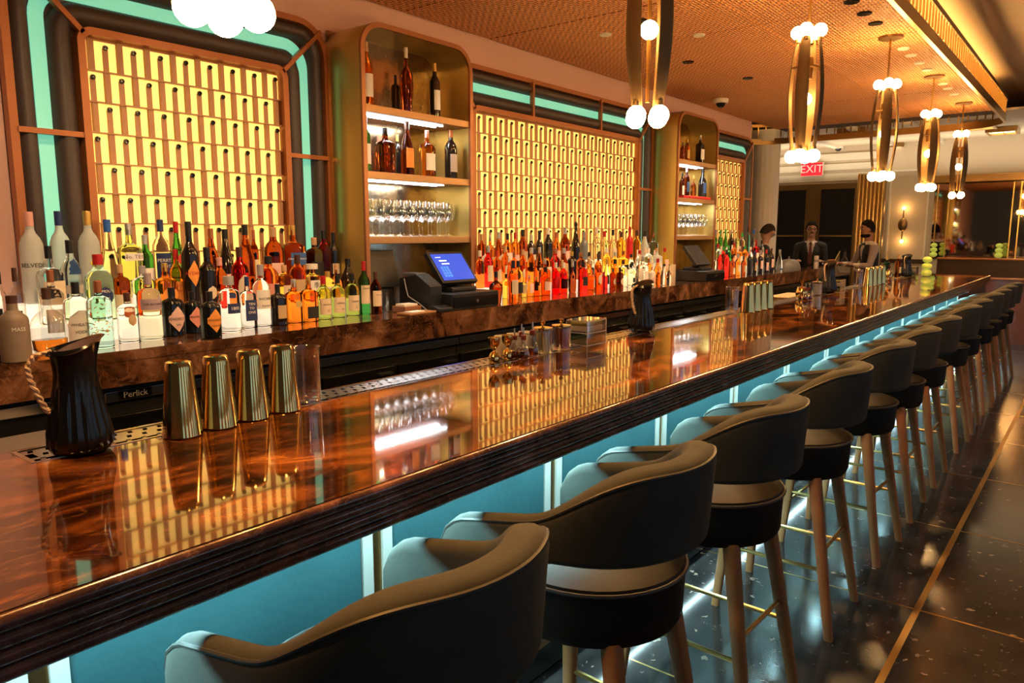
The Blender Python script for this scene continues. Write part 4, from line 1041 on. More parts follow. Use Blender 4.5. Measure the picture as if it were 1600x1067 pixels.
# bottles on the shelf units
SHB = [(574, 66, 20, 0, 0, 'wine', 'amber', 'cork', 'white'), (619, 118, 15, 0, .1, 'squat', 'dark', 'black', None), (636, 75, 21, 0, 0, 'decanter', 'brown', 'white', None), (680, 99, 17, 0, 0, 'wine', 'dark', 'gold', 'white'),
       (573, 181, 15, 1, 0, 'wine', 'green', 'black', 'white'), (603, 200, 26, 1, 0, 'square', 'brown', 'black', None), (622, 211, 12, 1, .1, 'wine', 'dark', 'gold', None), (637, 190, 21, 1, 0, 'burgundy', 'brown', 'brown', 'orange'), (668, 204, 21, 1, 0, 'square', 'amber', 'pink', 'white'), (705, 203, 20, 1, 0, 'tall', 'dark', 'copper', 'grey')]
SHF = [(1066, 222, 7, 0, 0, 'tall', 'brown', 'brown', None), (1073, 217, 9, 0, 0, 'tall', 'amber', 'gold', 'gold'), (1093, 211, 12, 0, 0, 'square', 'dark', 'silver', 'white'),
       (1065, 270, 8, 1, 0, 'wine', 'brown', 'black', 'white'), (1072, 262, 10, 1, 0, 'wine', 'brown', 'mauve', 'blue'), (1083, 274, 14, 1, 0, 'flask', 'amber', 'gold', None), (1097, 263, 13, 1, 0, 'burgundy', 'black', 'black', 'blue')]
for lst, nm in ((SHB, 'shelf unit above the till'), (SHF, 'far shelf unit')):
    for i, (u, vt, wp, sh, dy, st, lq, cap, lb) in enumerate(lst):
        z = SH[sh]+.001; y = UY+.1+dy; bump = .03 if (lst is SHF and sh == 1 and i >= 4) else 0
        p, R, H = place(u, vt, wp, 3, z=z+bump, y=y)
        bottle(p, R, H, st, lq, cap, lb, 'rect', (.14, .5), .9, None, 'bottles on the shelf units', '%s %s bottle, %s, %s shelf, %s of all there' % (LIQNAME[lq], st, nm, ('top', 'middle')[sh], nth(i+1)), .84)
rb = obj('gift_box', MB().cbox(0, 0, 0, .56, .2, .029), mat('red gift box', (.5, .02, .02), .4), loc=(x_at(1081, UY+.11, SH[1]), UY+.11, SH[1]+.001), bevel=.003)
tag(rb, 'flat red box under the bottles on the far shelf unit', 'box')
# wine glasses
gp_ = [(0, .004), (.034, .003), (.036, .0), (.036, .004), (.006, .012), (.0035, .02), (.0035, .085), (.008, .092), (.03, .105), (.041, .13), (.042, .15), (.036, .19), (.031, .215)]
gl_m = MB().lathe(gp_+[(r-.0012, z) for r, z in reversed(gp_[8:])]+[(0, .096)], 18).mesh('bowl', True, 50); gl_m.materials.append(M['thin'])
def glasses(u0, u1, n, rows, nm):
    z = SH[2]+.001
    for r in range(rows):
        y = UY+.06+r*.1
        xa, xb = x_at(u0, y, z), x_at(u1, y, z)
        for i in range(n):
            x = xa+(xb-xa)*i/(n-1)+(.03 if r else 0)
            if x > (4.0 if 'till' in nm and x < 5 else 8.15)-.05: continue
            o = bpy.data.objects.new('wine_glass', gl_m); link(o); o.location = (x, y, z); o.scale = (1.0, 1.0, 1.08)
            tag(o, 'stemmed wine glass on the %s, %s row, %s from left' % (nm, ('front', 'back', 'rear')[r], nth(i+1)), 'glass', 'wine glasses on the shelf units')
glasses(577, 697, 9, 2, 'shelf above the till')
glasses(1059, 1105, 8, 2, 'far shelf unit')
# ================= things on the bar =================
def place_on(u, v, z=BZ): return onz(u, v, z)
# ribbed black pitchers with rope handles
def make_pitcher():
    t = thing('pitcher', 'x', 'pitcher', (0, 0, 0), 0, 'black pitchers on the bar')
    H = .275
    def ring(z, r, lip=0, n=120, rib=0, inn=0):
        g = []
        for i in range(n):
            a = 2*pi*i/n; k = 1-(rib*.07*abs(sin(a*10)))
            rr = (r-inn)*k; zz = z+lip*(.5+.5*cos(a))**2*.028-lip*.014*(.5-.5*cos(a))
            ex = 1+lip*.18*max(0, cos(a))**4
            g.append((rr*cos(a)*ex, rr*sin(a), zz))
        return g
    rings = [ring(0, .052), ring(.004, .064), ring(.02, .074, rib=.5), ring(.05, .073, rib=1), ring(.10, .062, rib=1), ring(.15, .053, rib=.8), ring(.165, .050), ring(.20, .047), ring(.235, .05), ring(.262, .056, .6), ring(H-.02, .06, 1)]
    obj('body', MB().loft(rings), M['black'], t, ang=60)
    inn = [ring(H-.02, .0565, 1), ring(.24, .048, 0), ring(.16, .046)]
    obj('mouth', MB().loft(list(reversed([[(x, y, z+.0015) for x, y, z in g] for g in inn])), caps=False), mat('tan glazed inside', (.4, .22, .1), .4), t)
    pts = []
    ctrl = [(-.050, .252), (-.085, .245), (-.098, .22), (-.095, .19), (-.082, .15), (-.068, .115), (-.06, .105)]
    for i in range(len(ctrl)-1):
        for j in range(6):
            u = j/6; pts.append((ctrl[i][0]+(ctrl[i+1][0]-ctrl[i][0])*u, 0, ctrl[i][1]+(ctrl[i+1][1]-ctrl[i][1])*u))
    pts.append((ctrl[-1][0], 0, ctrl[-1][1]))
    h = MB()
    for ph in (0, pi):
        h.tube([(x+.0035*cos(i*1.1+ph), .0035*sin(i*1.1+ph), z+.002*cos(i*1.1+ph)) for i, (x, y, z) in enumerate(pts)], .0042, 6)
    obj('rope_handle', h, mat('pale rope', (.6, .42, .28), .8), t)
    return t
pit = make_pitcher()
PIT = [(128, 705, 'black ribbed pitcher with rope handle, nearest, beside the gold tins', 1.0), (1002, 519, 'black ribbed pitcher with rope handle beside the clear acrylic box', 1.0), (1293, 459, 'black ribbed pitcher in front of the server in a tie', 1.05), (1415, 432, 'black ribbed pitcher beside the green glass lamp at the bar end', 1.0)]
for i, (u, v, lab, s) in enumerate(PIT):
    p = place_on(u, v); p.y = min(max(p.y, 1.95), 1.985) if i else p.y; 
    if i >= 2: p = Vector((x_at(u, 1.97, BZ), 1.97, BZ))
    q = pit if i == 0 else copy_tree(pit)
    q.location = (p.x, p.y, BZ+.003); q.rotation_euler = (0, 0, -.12 if i == 0 else -.1); q['label'] = lab; q.scale = (s, s, s)
# gold shaker tins, upside down
tin_m = MB().lathe([(.046, 0), (.0475, .002), (.0465, .012), (.033, .165), (.032, .178), (.029, .186), (.02, .188), (.012, .183), (0, .183)], 32).mesh('tin', True, 40); tin_m.materials.append(M['gold'])
def tin(p, lab, s=1.06):
    o = bpy.data.objects.new('shaker_tin', tin_m); link(o); o.location = p; o.scale = (s, s, s); tag(o, lab, 'shaker', 'upturned gold shaker tins')
y = 1.885
for i, u in enumerate((286, 343, 394, 444)):
    x = x_at(u, 1.88+.012*i, BZ); tin((x, 1.88+.012*i, BZ+.002), 'upturned gold shaker tin beside the near pitcher, %s from the left' % nth(i+1))
for i, u in enumerate((1168, 1178, 1188, 1198)):
    tin((x_at(u, 1.9, BZ), 1.9, BZ+.002), 'upturned gold shaker tin halfway along the bar, %s from the left' % nth(i+1))
for i, u in enumerate((1356, 1363, 1370, 1377)):
    tin((x_at(u, 1.9, BZ), 1.9, BZ+.002), 'upturned gold shaker tin near the far pitcher, %s from the left' % nth(i+1), 1.02)
# mixing glasses, stacked pairs
mg_p = [(0, .012), (.034, .012), (.036, 0), (.040, .004), (.041, .03), (.043, .15), (.0435, .153), (.0405, .15), (.037, .02), (0, .018)]
mg_m = MB().lathe(mg_p, 28).mesh('mixing_glass', True, 45); mg_m.materials.append(M['acrylic'])
def mglass(u, v, lab, n=2):
    p = Vector((x_at(u, 1.955, BZ), 1.955, BZ))
    for k in range(n):
        o = bpy.data.objects.new('mixing_glass', mg_m); link(o); o.location = (p.x, p.y, BZ+.002+k*.021); o.scale = (1.02-.0*k,)*3
        tag(o, lab+(', inside' if k else ', outer')+' one of the nested pair', 'glass', 'nested mixing glasses')
mglass(481, 630, 'clear mixing glass next to the nearest gold tins')
mglass(1143, 490, 'clear mixing glass next to the gold tins halfway')
mglass(1340, 450, 'clear mixing glass near the far gold tins')
# jiggers
jg = [(.0, .002), (.021, 0), (.0225, .003), (.022, .02), (.016, .035), (.006, .042), (.005, .047), (.008, .052), (.02, .066), (.0235, .08), (.0235, .098), (.0215, .098), (.021, .08), (.012, .064), (0, .06)]
jg_m = MB().lathe(jg, 22).mesh('jigger', True, 50); jg_m.materials.append(M['gold'])
for i, (u, v, s) in enumerate(((772, 566, 1.05), (793, 561, 1.05))):
    p = place_on(u, v); o = bpy.data.objects.new('jigger', jg_m); link(o); o.location = (p.x, min(p.y, 1.99), BZ+.002); o.scale = (s,)*3
    tag(o, 'gold double-ended jigger beside the bitters bottles, %s' % ('left one' if i == 0 else 'right one'), 'jigger', 'gold jiggers')
# bitters bottles with dasher tops
def make_dasher():
    t = thing('bitters_bottle', 'x', 'bottle', (0, 0, 0), 0, 'dasher bottles on the bar')
    obj('glass_body', MB().lathe([(0, 0), (.024, 0), (.027, .004), (.027, .03), (.02, .05), (.010, .062), (.009, .085), (.011, .088)], 16), M['thin'], t)
    obj('liquid', MB().lathe([(0, .003), (.0245, .003), (.0248, .02), (.0235, .034), (0, .034)], 16), LIQ['brown'], t)
    c = obj('stopper', MB().lathe([(.011, .086), (.0125, .088), (.0125, .106), (.009, .108)], 12), mat('dark red stopper', (.14, .02, .015), .5), t)
    obj('spout', MB().lathe([(.004, .108), (.0028, .14), (.0022, .142)], 8), M['steel'], c)
    return t
da = make_dasher()
DAS = [(804, 551, .9), (818, 561, .95), (832, 556, 1.05), (815, 546, 1.0), (1258, 472, .95), (1264, 470, .95), (1390, 444, .9)]
for i, (u, v, s) in enumerate(DAS):
    p = place_on(u, v); yy = min(max(p.y, 1.87), 1.965); q = da if i == 0 else copy_tree(da)
    q.location = (x_at(u, yy, BZ), yy, BZ+.002); q.scale = (s, s, s); q['label'] = 'small glass bitters bottle with metal spout, %s from the left' % nth(i+1)
# straw canisters with brass lids
def canister(u, v, fillm, lab, s=1.0, R=.044, H=.105, yy=None):
    p = place_on(u, v); y = yy or p.y; t = thing('glass_canister', lab, 'jar', (x_at(u, y, BZ), y, BZ+.002), 0, 'lidded canisters on the bar'); t.scale = (s, s, s)
    obj('glass_body', MB().lathe([(0, 0), (R*.97, 0), (R, .003), (R, H), (R*.94, H), (R*.94, .006), (0, .006)], 28, wob=None), M['thin'], t)
    st = MB()
    for k in range(26):
        a = rnd.uniform(0, 2*pi); r = R*.8*sqrt(rnd.random()); x, y2 = r*cos(a), r*sin(a); st.tube([(x, y2, .008), (x*.9+rnd.uniform(-.004, .004), y2*.9, H*.88)], .0028, 5)
    o = obj('straws', st, fillm, t); o['kind'] = 'stuff'
    l = obj('lid', MB().lathe([(0, H), (R*1.04, H), (R*1.06, H+.004), (R*1.04, H+.009), (R*.5, H+.012), (.006, H+.014), (.006, H+.02), (.011, H+.026), (.011, H+.034), (0, H+.04)], 28), M['gold'], t)
canister(848, 551, mat('pale reed straws', (.55, .45, .22), .7), 'clear canister of pale picks with a gold lid beside the bitters')
canister(877, 546, mat('red-brown straws', (.3, .05, .02), .6), 'clear canister of red-brown straws with a gold lid')
canister(1276, 464, mat('pale steel straws', (.5, .48, .5), .4), 'tall clear canister beside the gold pineapple jar', 1.0, .042, .11, 1.96)
# clear acrylic caddy of two trays
def caddy(x, y, lab, s=1.0, w=.17, d=.12, h=.115):
    t = thing('acrylic_caddy', lab, 'caddy', (x, y, BZ+.002), 0, 'acrylic napkin caddies'); t.scale = (s, s, s)
    th = .004; f = MB()
    f.box(-w/2, w/2, -d/2, d/2, 0, th).box(-w/2, w/2, -d/2, d/2, h/2, h/2+th).box(-w/2, -w/2+th, -d/2, d/2, th, h).box(w/2-th, w/2, -d/2, d/2, th, h).box(-w/2, w/2, -d/2, -d/2+th, th, h).box(-w/2, w/2, d/2-th, d/2, th, h)
    obj('case', f, M['acrylic'], t, smooth=False)
    ed = MB(); e = .0016  # thin whitish bars standing in for highlights along the case edges
    for sx in (-1, 1):
        for sy in (-1, 1):
            ed.box(sx*w/2-e, sx*w/2+e, sy*d/2-e, sy*d/2+e, 0, h)
        for z in (0, h/2, h): ed.box(sx*w/2-e, sx*w/2+e, -d/2, d/2, z-e, z+e)
    for sy in (-1, 1):
        for z in (0, h/2, h): ed.box(-w/2, w/2, sy*d/2-e, sy*d/2+e, z-e, z+e)
    obj('edge_highlights', ed, mat('whitish edge highlight', (.6, .56, .56), .15, trans=.4), t, smooth=False)
    obj('lid', MB().box(-w/2-.001, w/2+.001, -d/2-.001, d/2+.001, h+.0005, h+.005), M['acrylic'], t, smooth=False)
    for k, m in ((0, mat('green garnish', (.12, .2, .04), .7, noise=.5, nscale=60, bump=.6)), (1, M['paper'])):
        obj('contents', MB().box(-w/2+.01, w/2-.01, -d/2+.01, d/2-.01, th+.001+k*h/2, th+.028+k*h/2), m, t, bevel=.006)
    obj('top_garnish', MB().box(-w/2+.012, w/2-.012, -d/2+.012, d/2-.012, h*.80, h*.95), mat('mixed herbs', (.35, .33, .1), .8, noise=.6, nscale=80, bump=.8), t, bevel=.006)
caddy(x_at(916, 1.965, BZ), 1.965, 'clear acrylic two-tier caddy beside the gold-lidded canisters')
caddy(x_at(1301, 1.975, BZ)+.02, 1.95, 'clear acrylic caddy in front of the third pitcher', .95)
caddy(x_at(1424, 1.97, BZ), 1.965, 'clear acrylic caddy at the far end of the bar', 1.0)
# white tubs behind the jiggers
tub_m = MB().lathe([(0, 0), (.034, 0), (.04, .085), (.042, .087), (.042, .092), (.038, .092), (.033, .006), (0, .005)], 24).mesh('tub', True, 45); tub_m.materials.append(mat('white plastic tub', (.62, .55, .45), .45))
for i, (u, yy) in enumerate(((783, 2.025), (796, 2.026), (812, 2.026))):
    x = x_at(786, 2.02, BZ)+.085*i; o = bpy.data.objects.new('plastic_tub', tub_m); link(o); o.location = (x, 2.026, BZ+.002); o.scale = (.8, .8, 1); tag(o, 'round white plastic tub on the drip rail, %s from the left' % nth(i+1), 'tub', 'white tubs')
# gold pineapple jar
p = Vector((x_at(1252, 1.94, BZ), 1.94, BZ+.002))
pj = thing('pineapple_jar', 'shiny gold pineapple-shaped jar halfway along the bar', 'jar', p)
obj('body', MB().lathe([(.0, 0), (.03, 0), (.045, .02), (.05, .05), (.045, .08), (.03, .1), (0, .105)], 24, wob=lambda a, z: 1-.05*abs(sin(6*a+z*80))), M['gold'], pj)
for k in range(7):
    a = k*2*pi/7; obj('leaf', MB().loft([[(.004*cos(b+a)+.02*u*cos(a), .004*sin(b+a)+.02*u*sin(a), .1+.05*u) for b in (0, 2.1, 4.2)] for u in (0, .5, 1)]), M['gold'], pj)
p = Vector((x_at(1388, 1.93, BZ), 1.93, BZ+.002))
pj2 = copy_tree(pj); pj2.location = p; pj2['label'] = 'shiny gold pineapple-shaped jar near the far tins'; pj2.scale = (.9, .9, 1.2)
# green stacked glass lamp at the bar end, one more behind
def glamp(loc, s, lab):
    t = thing('table_lamp', lab, 'lamp', loc, 0, 'green glass table lamps'); t.scale = (s, s, s)
    gm = mat('glowing green glass', (.45, .5, .1), .25, emit=.3, ecol=(.5, .56, .07))
    for k, z in enumerate((.05, .14, .23)):
        obj('globe', MB().ball(0, 0, z, .068-.004*k, 20, 12, 1, 1, .72), gm, t)
    obj('base', MB().lathe([(0, 0), (.05, 0), (.05, .006), (.02, .01)], 20), M['brass'], t)
glamp((x_at(1447, 1.78, BZ), 1.78, BZ+.001), .92, 'glowing green stacked-globe lamp at the far end of the bar')
glamp((14.06, onx(1560, 400, 14.06).y, 1.226), .85, 'small green globe lamp on the booth ledge under the mirror')
glamp((14.06, onx(1458, 400, 14.06).y, 1.226), .85, 'small green globe lamp on the dark booth ledge behind the bar lamp')
# two bottles beside the far tins
for i, (u, lq, c) in enumerate(((1384, 'green', 'gold'), (1402, 'amber', 'cork'))):
    bottle(Vector((x_at(u, 2.0, BZ), 2.0, BZ+.002)), .036, .29, 'wine', lq, c, 'cream', 'rect', (.2, .45), 1, None, None, '%s bottle standing on the bar near the far gold tins' % LIQNAME[lq])
# napkin pile in a dark red bin behind the bar
q = Vector((x_at(1235, 2.33, .93), 2.33, 0))
nb = thing('napkin_bin', 'dark red bin of folded tan napkins behind the bar', 'bin', q)
obj('body', MB().box(-.35, .35, -.14, .14, 0, .93), mat('dark red bin', (.12, .015, .012), .4), nb, bevel=.008)
npk = MB()
for k in range(9): npk.box(-.33+rnd.uniform(0, .04), .33-rnd.uniform(0, .08), -.12, .12, .931+k*.011, .931+k*.011+.009)
obj('napkins', npk, M['cloth'], nb, bevel=.003)
# ================= tills =================
def till(x, y, lab, lab2, lab3, on=True, printer=True):
    t = thing('cash_drawer', lab3, 'cash drawer', (x, y, CZ+.001))
    obj('body', MB().box(-.23, .23, -.2, .2, 0, .105), M['blackm'], t, bevel=.006)
    f = obj('drawer_front', MB().box(-.22, .22, -.207, -.201, .012, .085), M['black'], t, bevel=.003)
    obj('lock', put(MB().lathe([(.012, 0), (.012, .006)], 14).mesh('l'), lambda c: Vector((c.x, -.208-c.z, .05+c.y))), M['steel'], f)
    s = thing('till_screen', lab, 'screen', (x, y, CZ+.107))
    obj('foot', MB().box(-.12, .12, -.1, .12, 0, .03), M['blackm'], s, bevel=.008)
    obj('neck', MB().box(-.04, .04, .0, .05, .03, .12), M['blackm'], s, bevel=.006)
    # tilted head: built flat then leaned back
    W, Hh, T = .17, .115, .02; ca, sa = cos(radians(38)), sin(radians(38))
    def tilt(c): return Vector((c.x, -.07+c.y*ca+(c.z)*sa, .06+.0+c.z*ca-c.y*sa))
    hd = MB().box(-W, W, 0, .035, 0, 2*Hh+.02); obj('bezel', put(hd.mesh('bezel'), tilt), M['blackm'], s, bevel=.004)
    if on:
        sm = mat('blue till screen', (.02, .05, .3), .3, emit=.85, ecol=(.012, .055, .5))
        d = obj('display', put(MB().box(-W+.02, W-.02, -.002, -.0005, .02, 2*Hh).mesh('display', False), tilt), sm, s)
        wm = mat('screen text', (.6, .7, .9), .4, emit=.8, ecol=(.6, .75, 1)); bm_ = mat('screen buttons', (.05, .15, .5), .4, emit=.7, ecol=(.03, .22, .8))
        for (a, b, c0, c1) in ((-.1, -.03, .17, .18), (-.09, -.02, .145, .155), (-.12, -.07, .2, .205)):
            obj('text_bar', put(MB().box(a, b, -.0035, -.0022, c0, c1).mesh('tb', False), tilt), wm, d)
        for i in range(4):
            for j in range(3):
                obj('button', put(MB().box(-.12+j*.026, -.1+j*.026, -.0035, -.0022, .045+i*.022, .062+i*.022).mesh('b', False), tilt), bm_, d)
    if printer:
        p = thing('receipt_printer', lab2, 'printer', (x-.29, y+.02, CZ+.001))
        obj('body', MB().prism([(-.14, 0), (.14, 0), (.14, .2), (-.02, .23), (-.14, .16)], 'x', -.055, .055).add([], []), M['blackm'], p, bevel=.008)
        obj('cover', MB().box(-.045, .045, -.01, .12, .2195, .235), mat('grey plastic cover', (.08, .08, .085), .35), p, bevel=.004)
tx = x_at(712, 3.42, CZ)
till(3.62, 3.40, 'tilted till screen glowing blue below the shelf unit', 'black receipt printer left of the glowing till screen', 'black cash drawer under the glowing till screen')
till(x_at(1089, 3.37, CZ), 3.365, 'dark tilted till screen below the far shelf unit', '', 'black cash drawer under the dark far till', False, False)
# dark rear display left of the printer
rs = thing('customer_screen', 'black till screen seen from behind, left of the printer', 'screen', (3.2, 3.62, CZ+.001))
obj('head', MB().prism([(-.02, .14), (.05, .15), (.11, .36), (.05, .38)], 'x', -.13, .13), M['blackm'], rs, bevel=.006)
obj('stand', MB().prism([(-.06, 0), (.1, 0), (.06, .2), (.02, .2)], 'x', -.06, .06), M['blackm'], rs, bevel=.006)
tr = thing('bar_tray', 'flat wooden tray with slips of paper in front of the till', 'tray', (3.13, 3.25, CZ+.001), .05)
obj('board', MB().cbox(0, 0, 0, .24, .11, .014), mat('tray wood', (.3, .14, .05), .4), tr, bevel=.004)
obj('paper_slip', MB().cbox(-.02, 0, .0145, .12, .06, .004), M['paper'], tr)
cb = thing('card_box', 'shallow wooden box of cards left of the cash drawer', 'box', (3.17, 3.38, CZ+.001))
obj('body', MB().cbox(0, 0, 0, .14, .12, .04), mat('box wood', (.22, .09, .04), .4), cb, bevel=.006)
obj('cards', MB().cbox(0, 0, .0405, .11, .08, .012), M['paper'], cb)
ct = obj('card_reader', MB().prism([(-.05, 0), (.05, 0), (.05, .03), (.01, .04), (-.05, .025)], 'x', -.06, .06), M['blackm'], loc=(3.32, 3.235, CZ+.001), bevel=.005); tag(ct, 'small black card reader lying in front of the cash drawer', 'card reader')
# tumblers and shaker behind the last bottle of the left group
tg = MB().lathe([(0, .006), (.033, .006), (.034, 0), (.038, .095), (.0365, .095), (.0325, .01), (0, .009)], 22).mesh('tumbler', True, 45); tg.materials.append(M['thin'])
for i, (dx, dy) in enumerate(((3.045, 3.455), (3.06, 3.535))):
    o = bpy.data.objects.new('tumbler', tg); link(o); o.location = (dx, dy, CZ+.001); o.scale = (1, 1, 1.3); tag(o, 'clear tumbler beside the last left bottle, %s one' % ('front' if i == 0 else 'rear'), 'glass', 'tumblers by the till')
# cable from printer
cbl = obj('power_cable', MB().tube([(3.265, 3.5, CZ+.2), (3.255, 3.47, CZ+.13), (3.25, 3.45, CZ+.09), (3.255, 3.36, CZ+.05), (3.26, 3.285, CZ+.006)], .004, 6), mat('grey cable', (.25, .25, .26), .5)); tag(cbl, 'grey cable looping down from the receipt printer', 'cable')
# menu card, bread cloche and can at the far end of the counter
pc = obj('card_sign', MB().cbox(0, 0, 0, .17, .006, .17), mat('tan card', (.62, .48, .32), .7), loc=(x_at(1053, 3.47, CZ), 3.5, CZ+.001)); tag(pc, 'plain tan card standing beside the far till', 'card')
cl_ = thing('cloche', 'grey domed cover on the far end of the back counter', 'cover', (min(x_at(1232, 3.315, CZ), 12), 3.315, CZ+.001))
obj('dome', MB().lathe([(.2, 0), (.2, .05), (.17, .11), (.1, .145), (0, .155)], 28, sx=1.25, sy=.68), mat('grey cover', (.12, .115, .11), .45), cl_)
obj('knob', MB().lathe([(.008, .15), (.008, .17), (.014, .18), (0, .19)], 12), M['steel'], cl_)
cn = thing('spray_can', 'white can held on the counter by the server in a tie', 'can', (x_at(1275, 3.4, CZ), 3.4, CZ+.001))
obj('body', MB().lathe([(0, 0), (.034, 0), (.034, .15), (.03, .16), (0, .16)], 18), mat('white can', (.66, .6, .56), .4), cn)
obj('print_band', MB().lathe([(.0345, .07), (.0345, .1)], 18, cap=False), mat('grey can print', (.3, .26, .26), .5), cn)
dk = thing('clear_bottle', 'clear glass bottle with black stopper near the bartender in a vest', 'bottle', (min(12.45, x_at(1328, 3.24, CZ)), 3.24, CZ+.001))
obj('glass_body', MB().lathe([(0, 0), (.05, 0), (.052, .01), (.05, .08), (.02, .12), (.014, .2)], 18), M['thin'], dk)
obj('cap', MB().lathe([(.016, .2), (.016, .23), (0, .235)], 12), M['black'], dk)
rk = thing('wire_rack', 'slanted brass wire rack on the counter behind the third pitcher', 'rack', (x_at(1315, 3.35, CZ), 3.42, CZ+.001))
for k in range(8): obj('wire', MB().tube([(-.14+k*.035, 0, 0), (-.14+k*.035, 0, .06+.02*k)], .004, 6), M['brass'], rk)
obj('top_bar', MB().tube([(-.15, 0, .055), (.12, 0, .205)], .007, 6), M['brass'], rk)
# ================= people =================
def capsule_mesh(joints, edges, torso):
    """closed tapered limbs and an elliptical torso; fused afterwards into one continuous surface"""
    mb = MB()
    for a, b in edges:
        p, q = Vector(joints[a][:3]), Vector(joints[b][:3]); ra, rb = joints[a][3], joints[b][3]; d = (q-p); L = d.length; d.normalize()
        pts = [p-d*ra*.9, p-d*ra*.55, p, p+d*L*.5, q, q+d*rb*.55, q+d*rb*.9]; mb.tube(pts, [ra*.4, ra*.82, ra, (ra+rb)/2, rb, rb*.82, rb*.4], 10)
    rings = []
    for z, cx, hw, hd in torso: rings.append([(cx+hd*cos(t), hw*sin(t), z) for t in [2*pi*i/24 for i in range(24)]])
    mb.loft(rings); return mb.mesh('limbs')
def merge_remesh(meshes, vox):
    bm = bmesh.new()
    for m in meshes: bm.from_mesh(m)
    me = bpy.data.meshes.new('joined'); bm.to_mesh(me); bm.free()
    o = bpy.data.objects.new('joined', me); C.objects.link(o)
    r = o.modifiers.new('r', 'REMESH'); r.mode = 'VOXEL'; r.voxel_size = vox; r.adaptivity = 0; r.use_smooth_shade = True
    s = o.modifiers.new('s', 'SMOOTH'); s.factor = .5; s.iterations = 3
    bpy.context.view_layer.update()
    dg = bpy.context.evaluated_depsgraph_get(); out = bpy.data.meshes.new_from_object(o.evaluated_get(dg)); bpy.data.objects.remove(o); return out
SKIN = [mat('warm skin', (.40, .2, .12), .5), mat('tan skin', (.30, .14, .08), .5)]
def head_mesh(hc, yaw, tilt):
    """head centred on hc, about 0.23 high, face along +x before yaw"""
    mb = MB()
    prof = [(0, -.115), (.035, -.112), (.055, -.095), (.066, -.06), (.074, -.02), (.079, .02), (.077, .06), (.06, .095), (.03, .113), (0, .117)]
    mb.lathe(prof, 20, 0, 0, 0, 1.18, .93)
    mb.ball(.088, 0, -.012, .017, 10, 8, 1, .8, 1.7)      # nose
    mb.ball(.066, 0, -.092, .026, 10, 8)                   # chin
    mb.ball(.075, 0, .02, .03, 10, 8, .6, 1.8, .5)         # brow
    for s in (-1, 1): mb.ball(-.006, s*.074, -.012, .022, 8, 6, .7, .4, 1.3)
    me = mb.mesh('head'); R = Matrix.Translation(hc) @ Matrix.Rotation(yaw, 4, 'Z') @ Matrix.Rotation(tilt, 4, 'Y')
    me.transform(R); return me, R
def hand_joints(J, E, w, d, side, pre):
    """five fingers from wrist w along direction d (Vector), slightly curled"""
    d = d.normalized(); up = Vector((0, 0, 1)); sd = d.cross(up).normalized(); dn = -(sd.cross(d)).normalized()
    pm = w+d*.045; J[pre+'palm'] = (*pm, .024); E.append((pre+'wrist', pre+'palm'))
    kn = w+d*.085; J[pre+'kn'] = (*kn, .022); E.append((pre+'palm', pre+'kn'))
    for k in range(4):
        o = (k-1.5)*.021; L = (.058, .07, .075, .064)[k]; b = kn+sd*o; a1 = b+d*L*.5+dn*.008; a2 = b+d*L*.9+dn*.03
        J[pre+'f%da' % k] = (*(b+d*.012), .0095); J[pre+'f%db' % k] = (*a1, .0088); J[pre+'f%dc' % k] = (*a2, .0075)
        E += [(pre+'kn', pre+'f%da' % k), (pre+'f%da' % k, pre+'f%db' % k), (pre+'f%db' % k, pre+'f%dc' % k)]
    t1 = w+d*.04-sd*side*.035; t2 = t1+d*.03-sd*side*.012+dn*.01
    J[pre+'t1'] = (*t1, .011); J[pre+'t2'] = (*t2, .0095); E += [(pre+'palm', pre+'t1'), (pre+'t1', pre+'t2')]
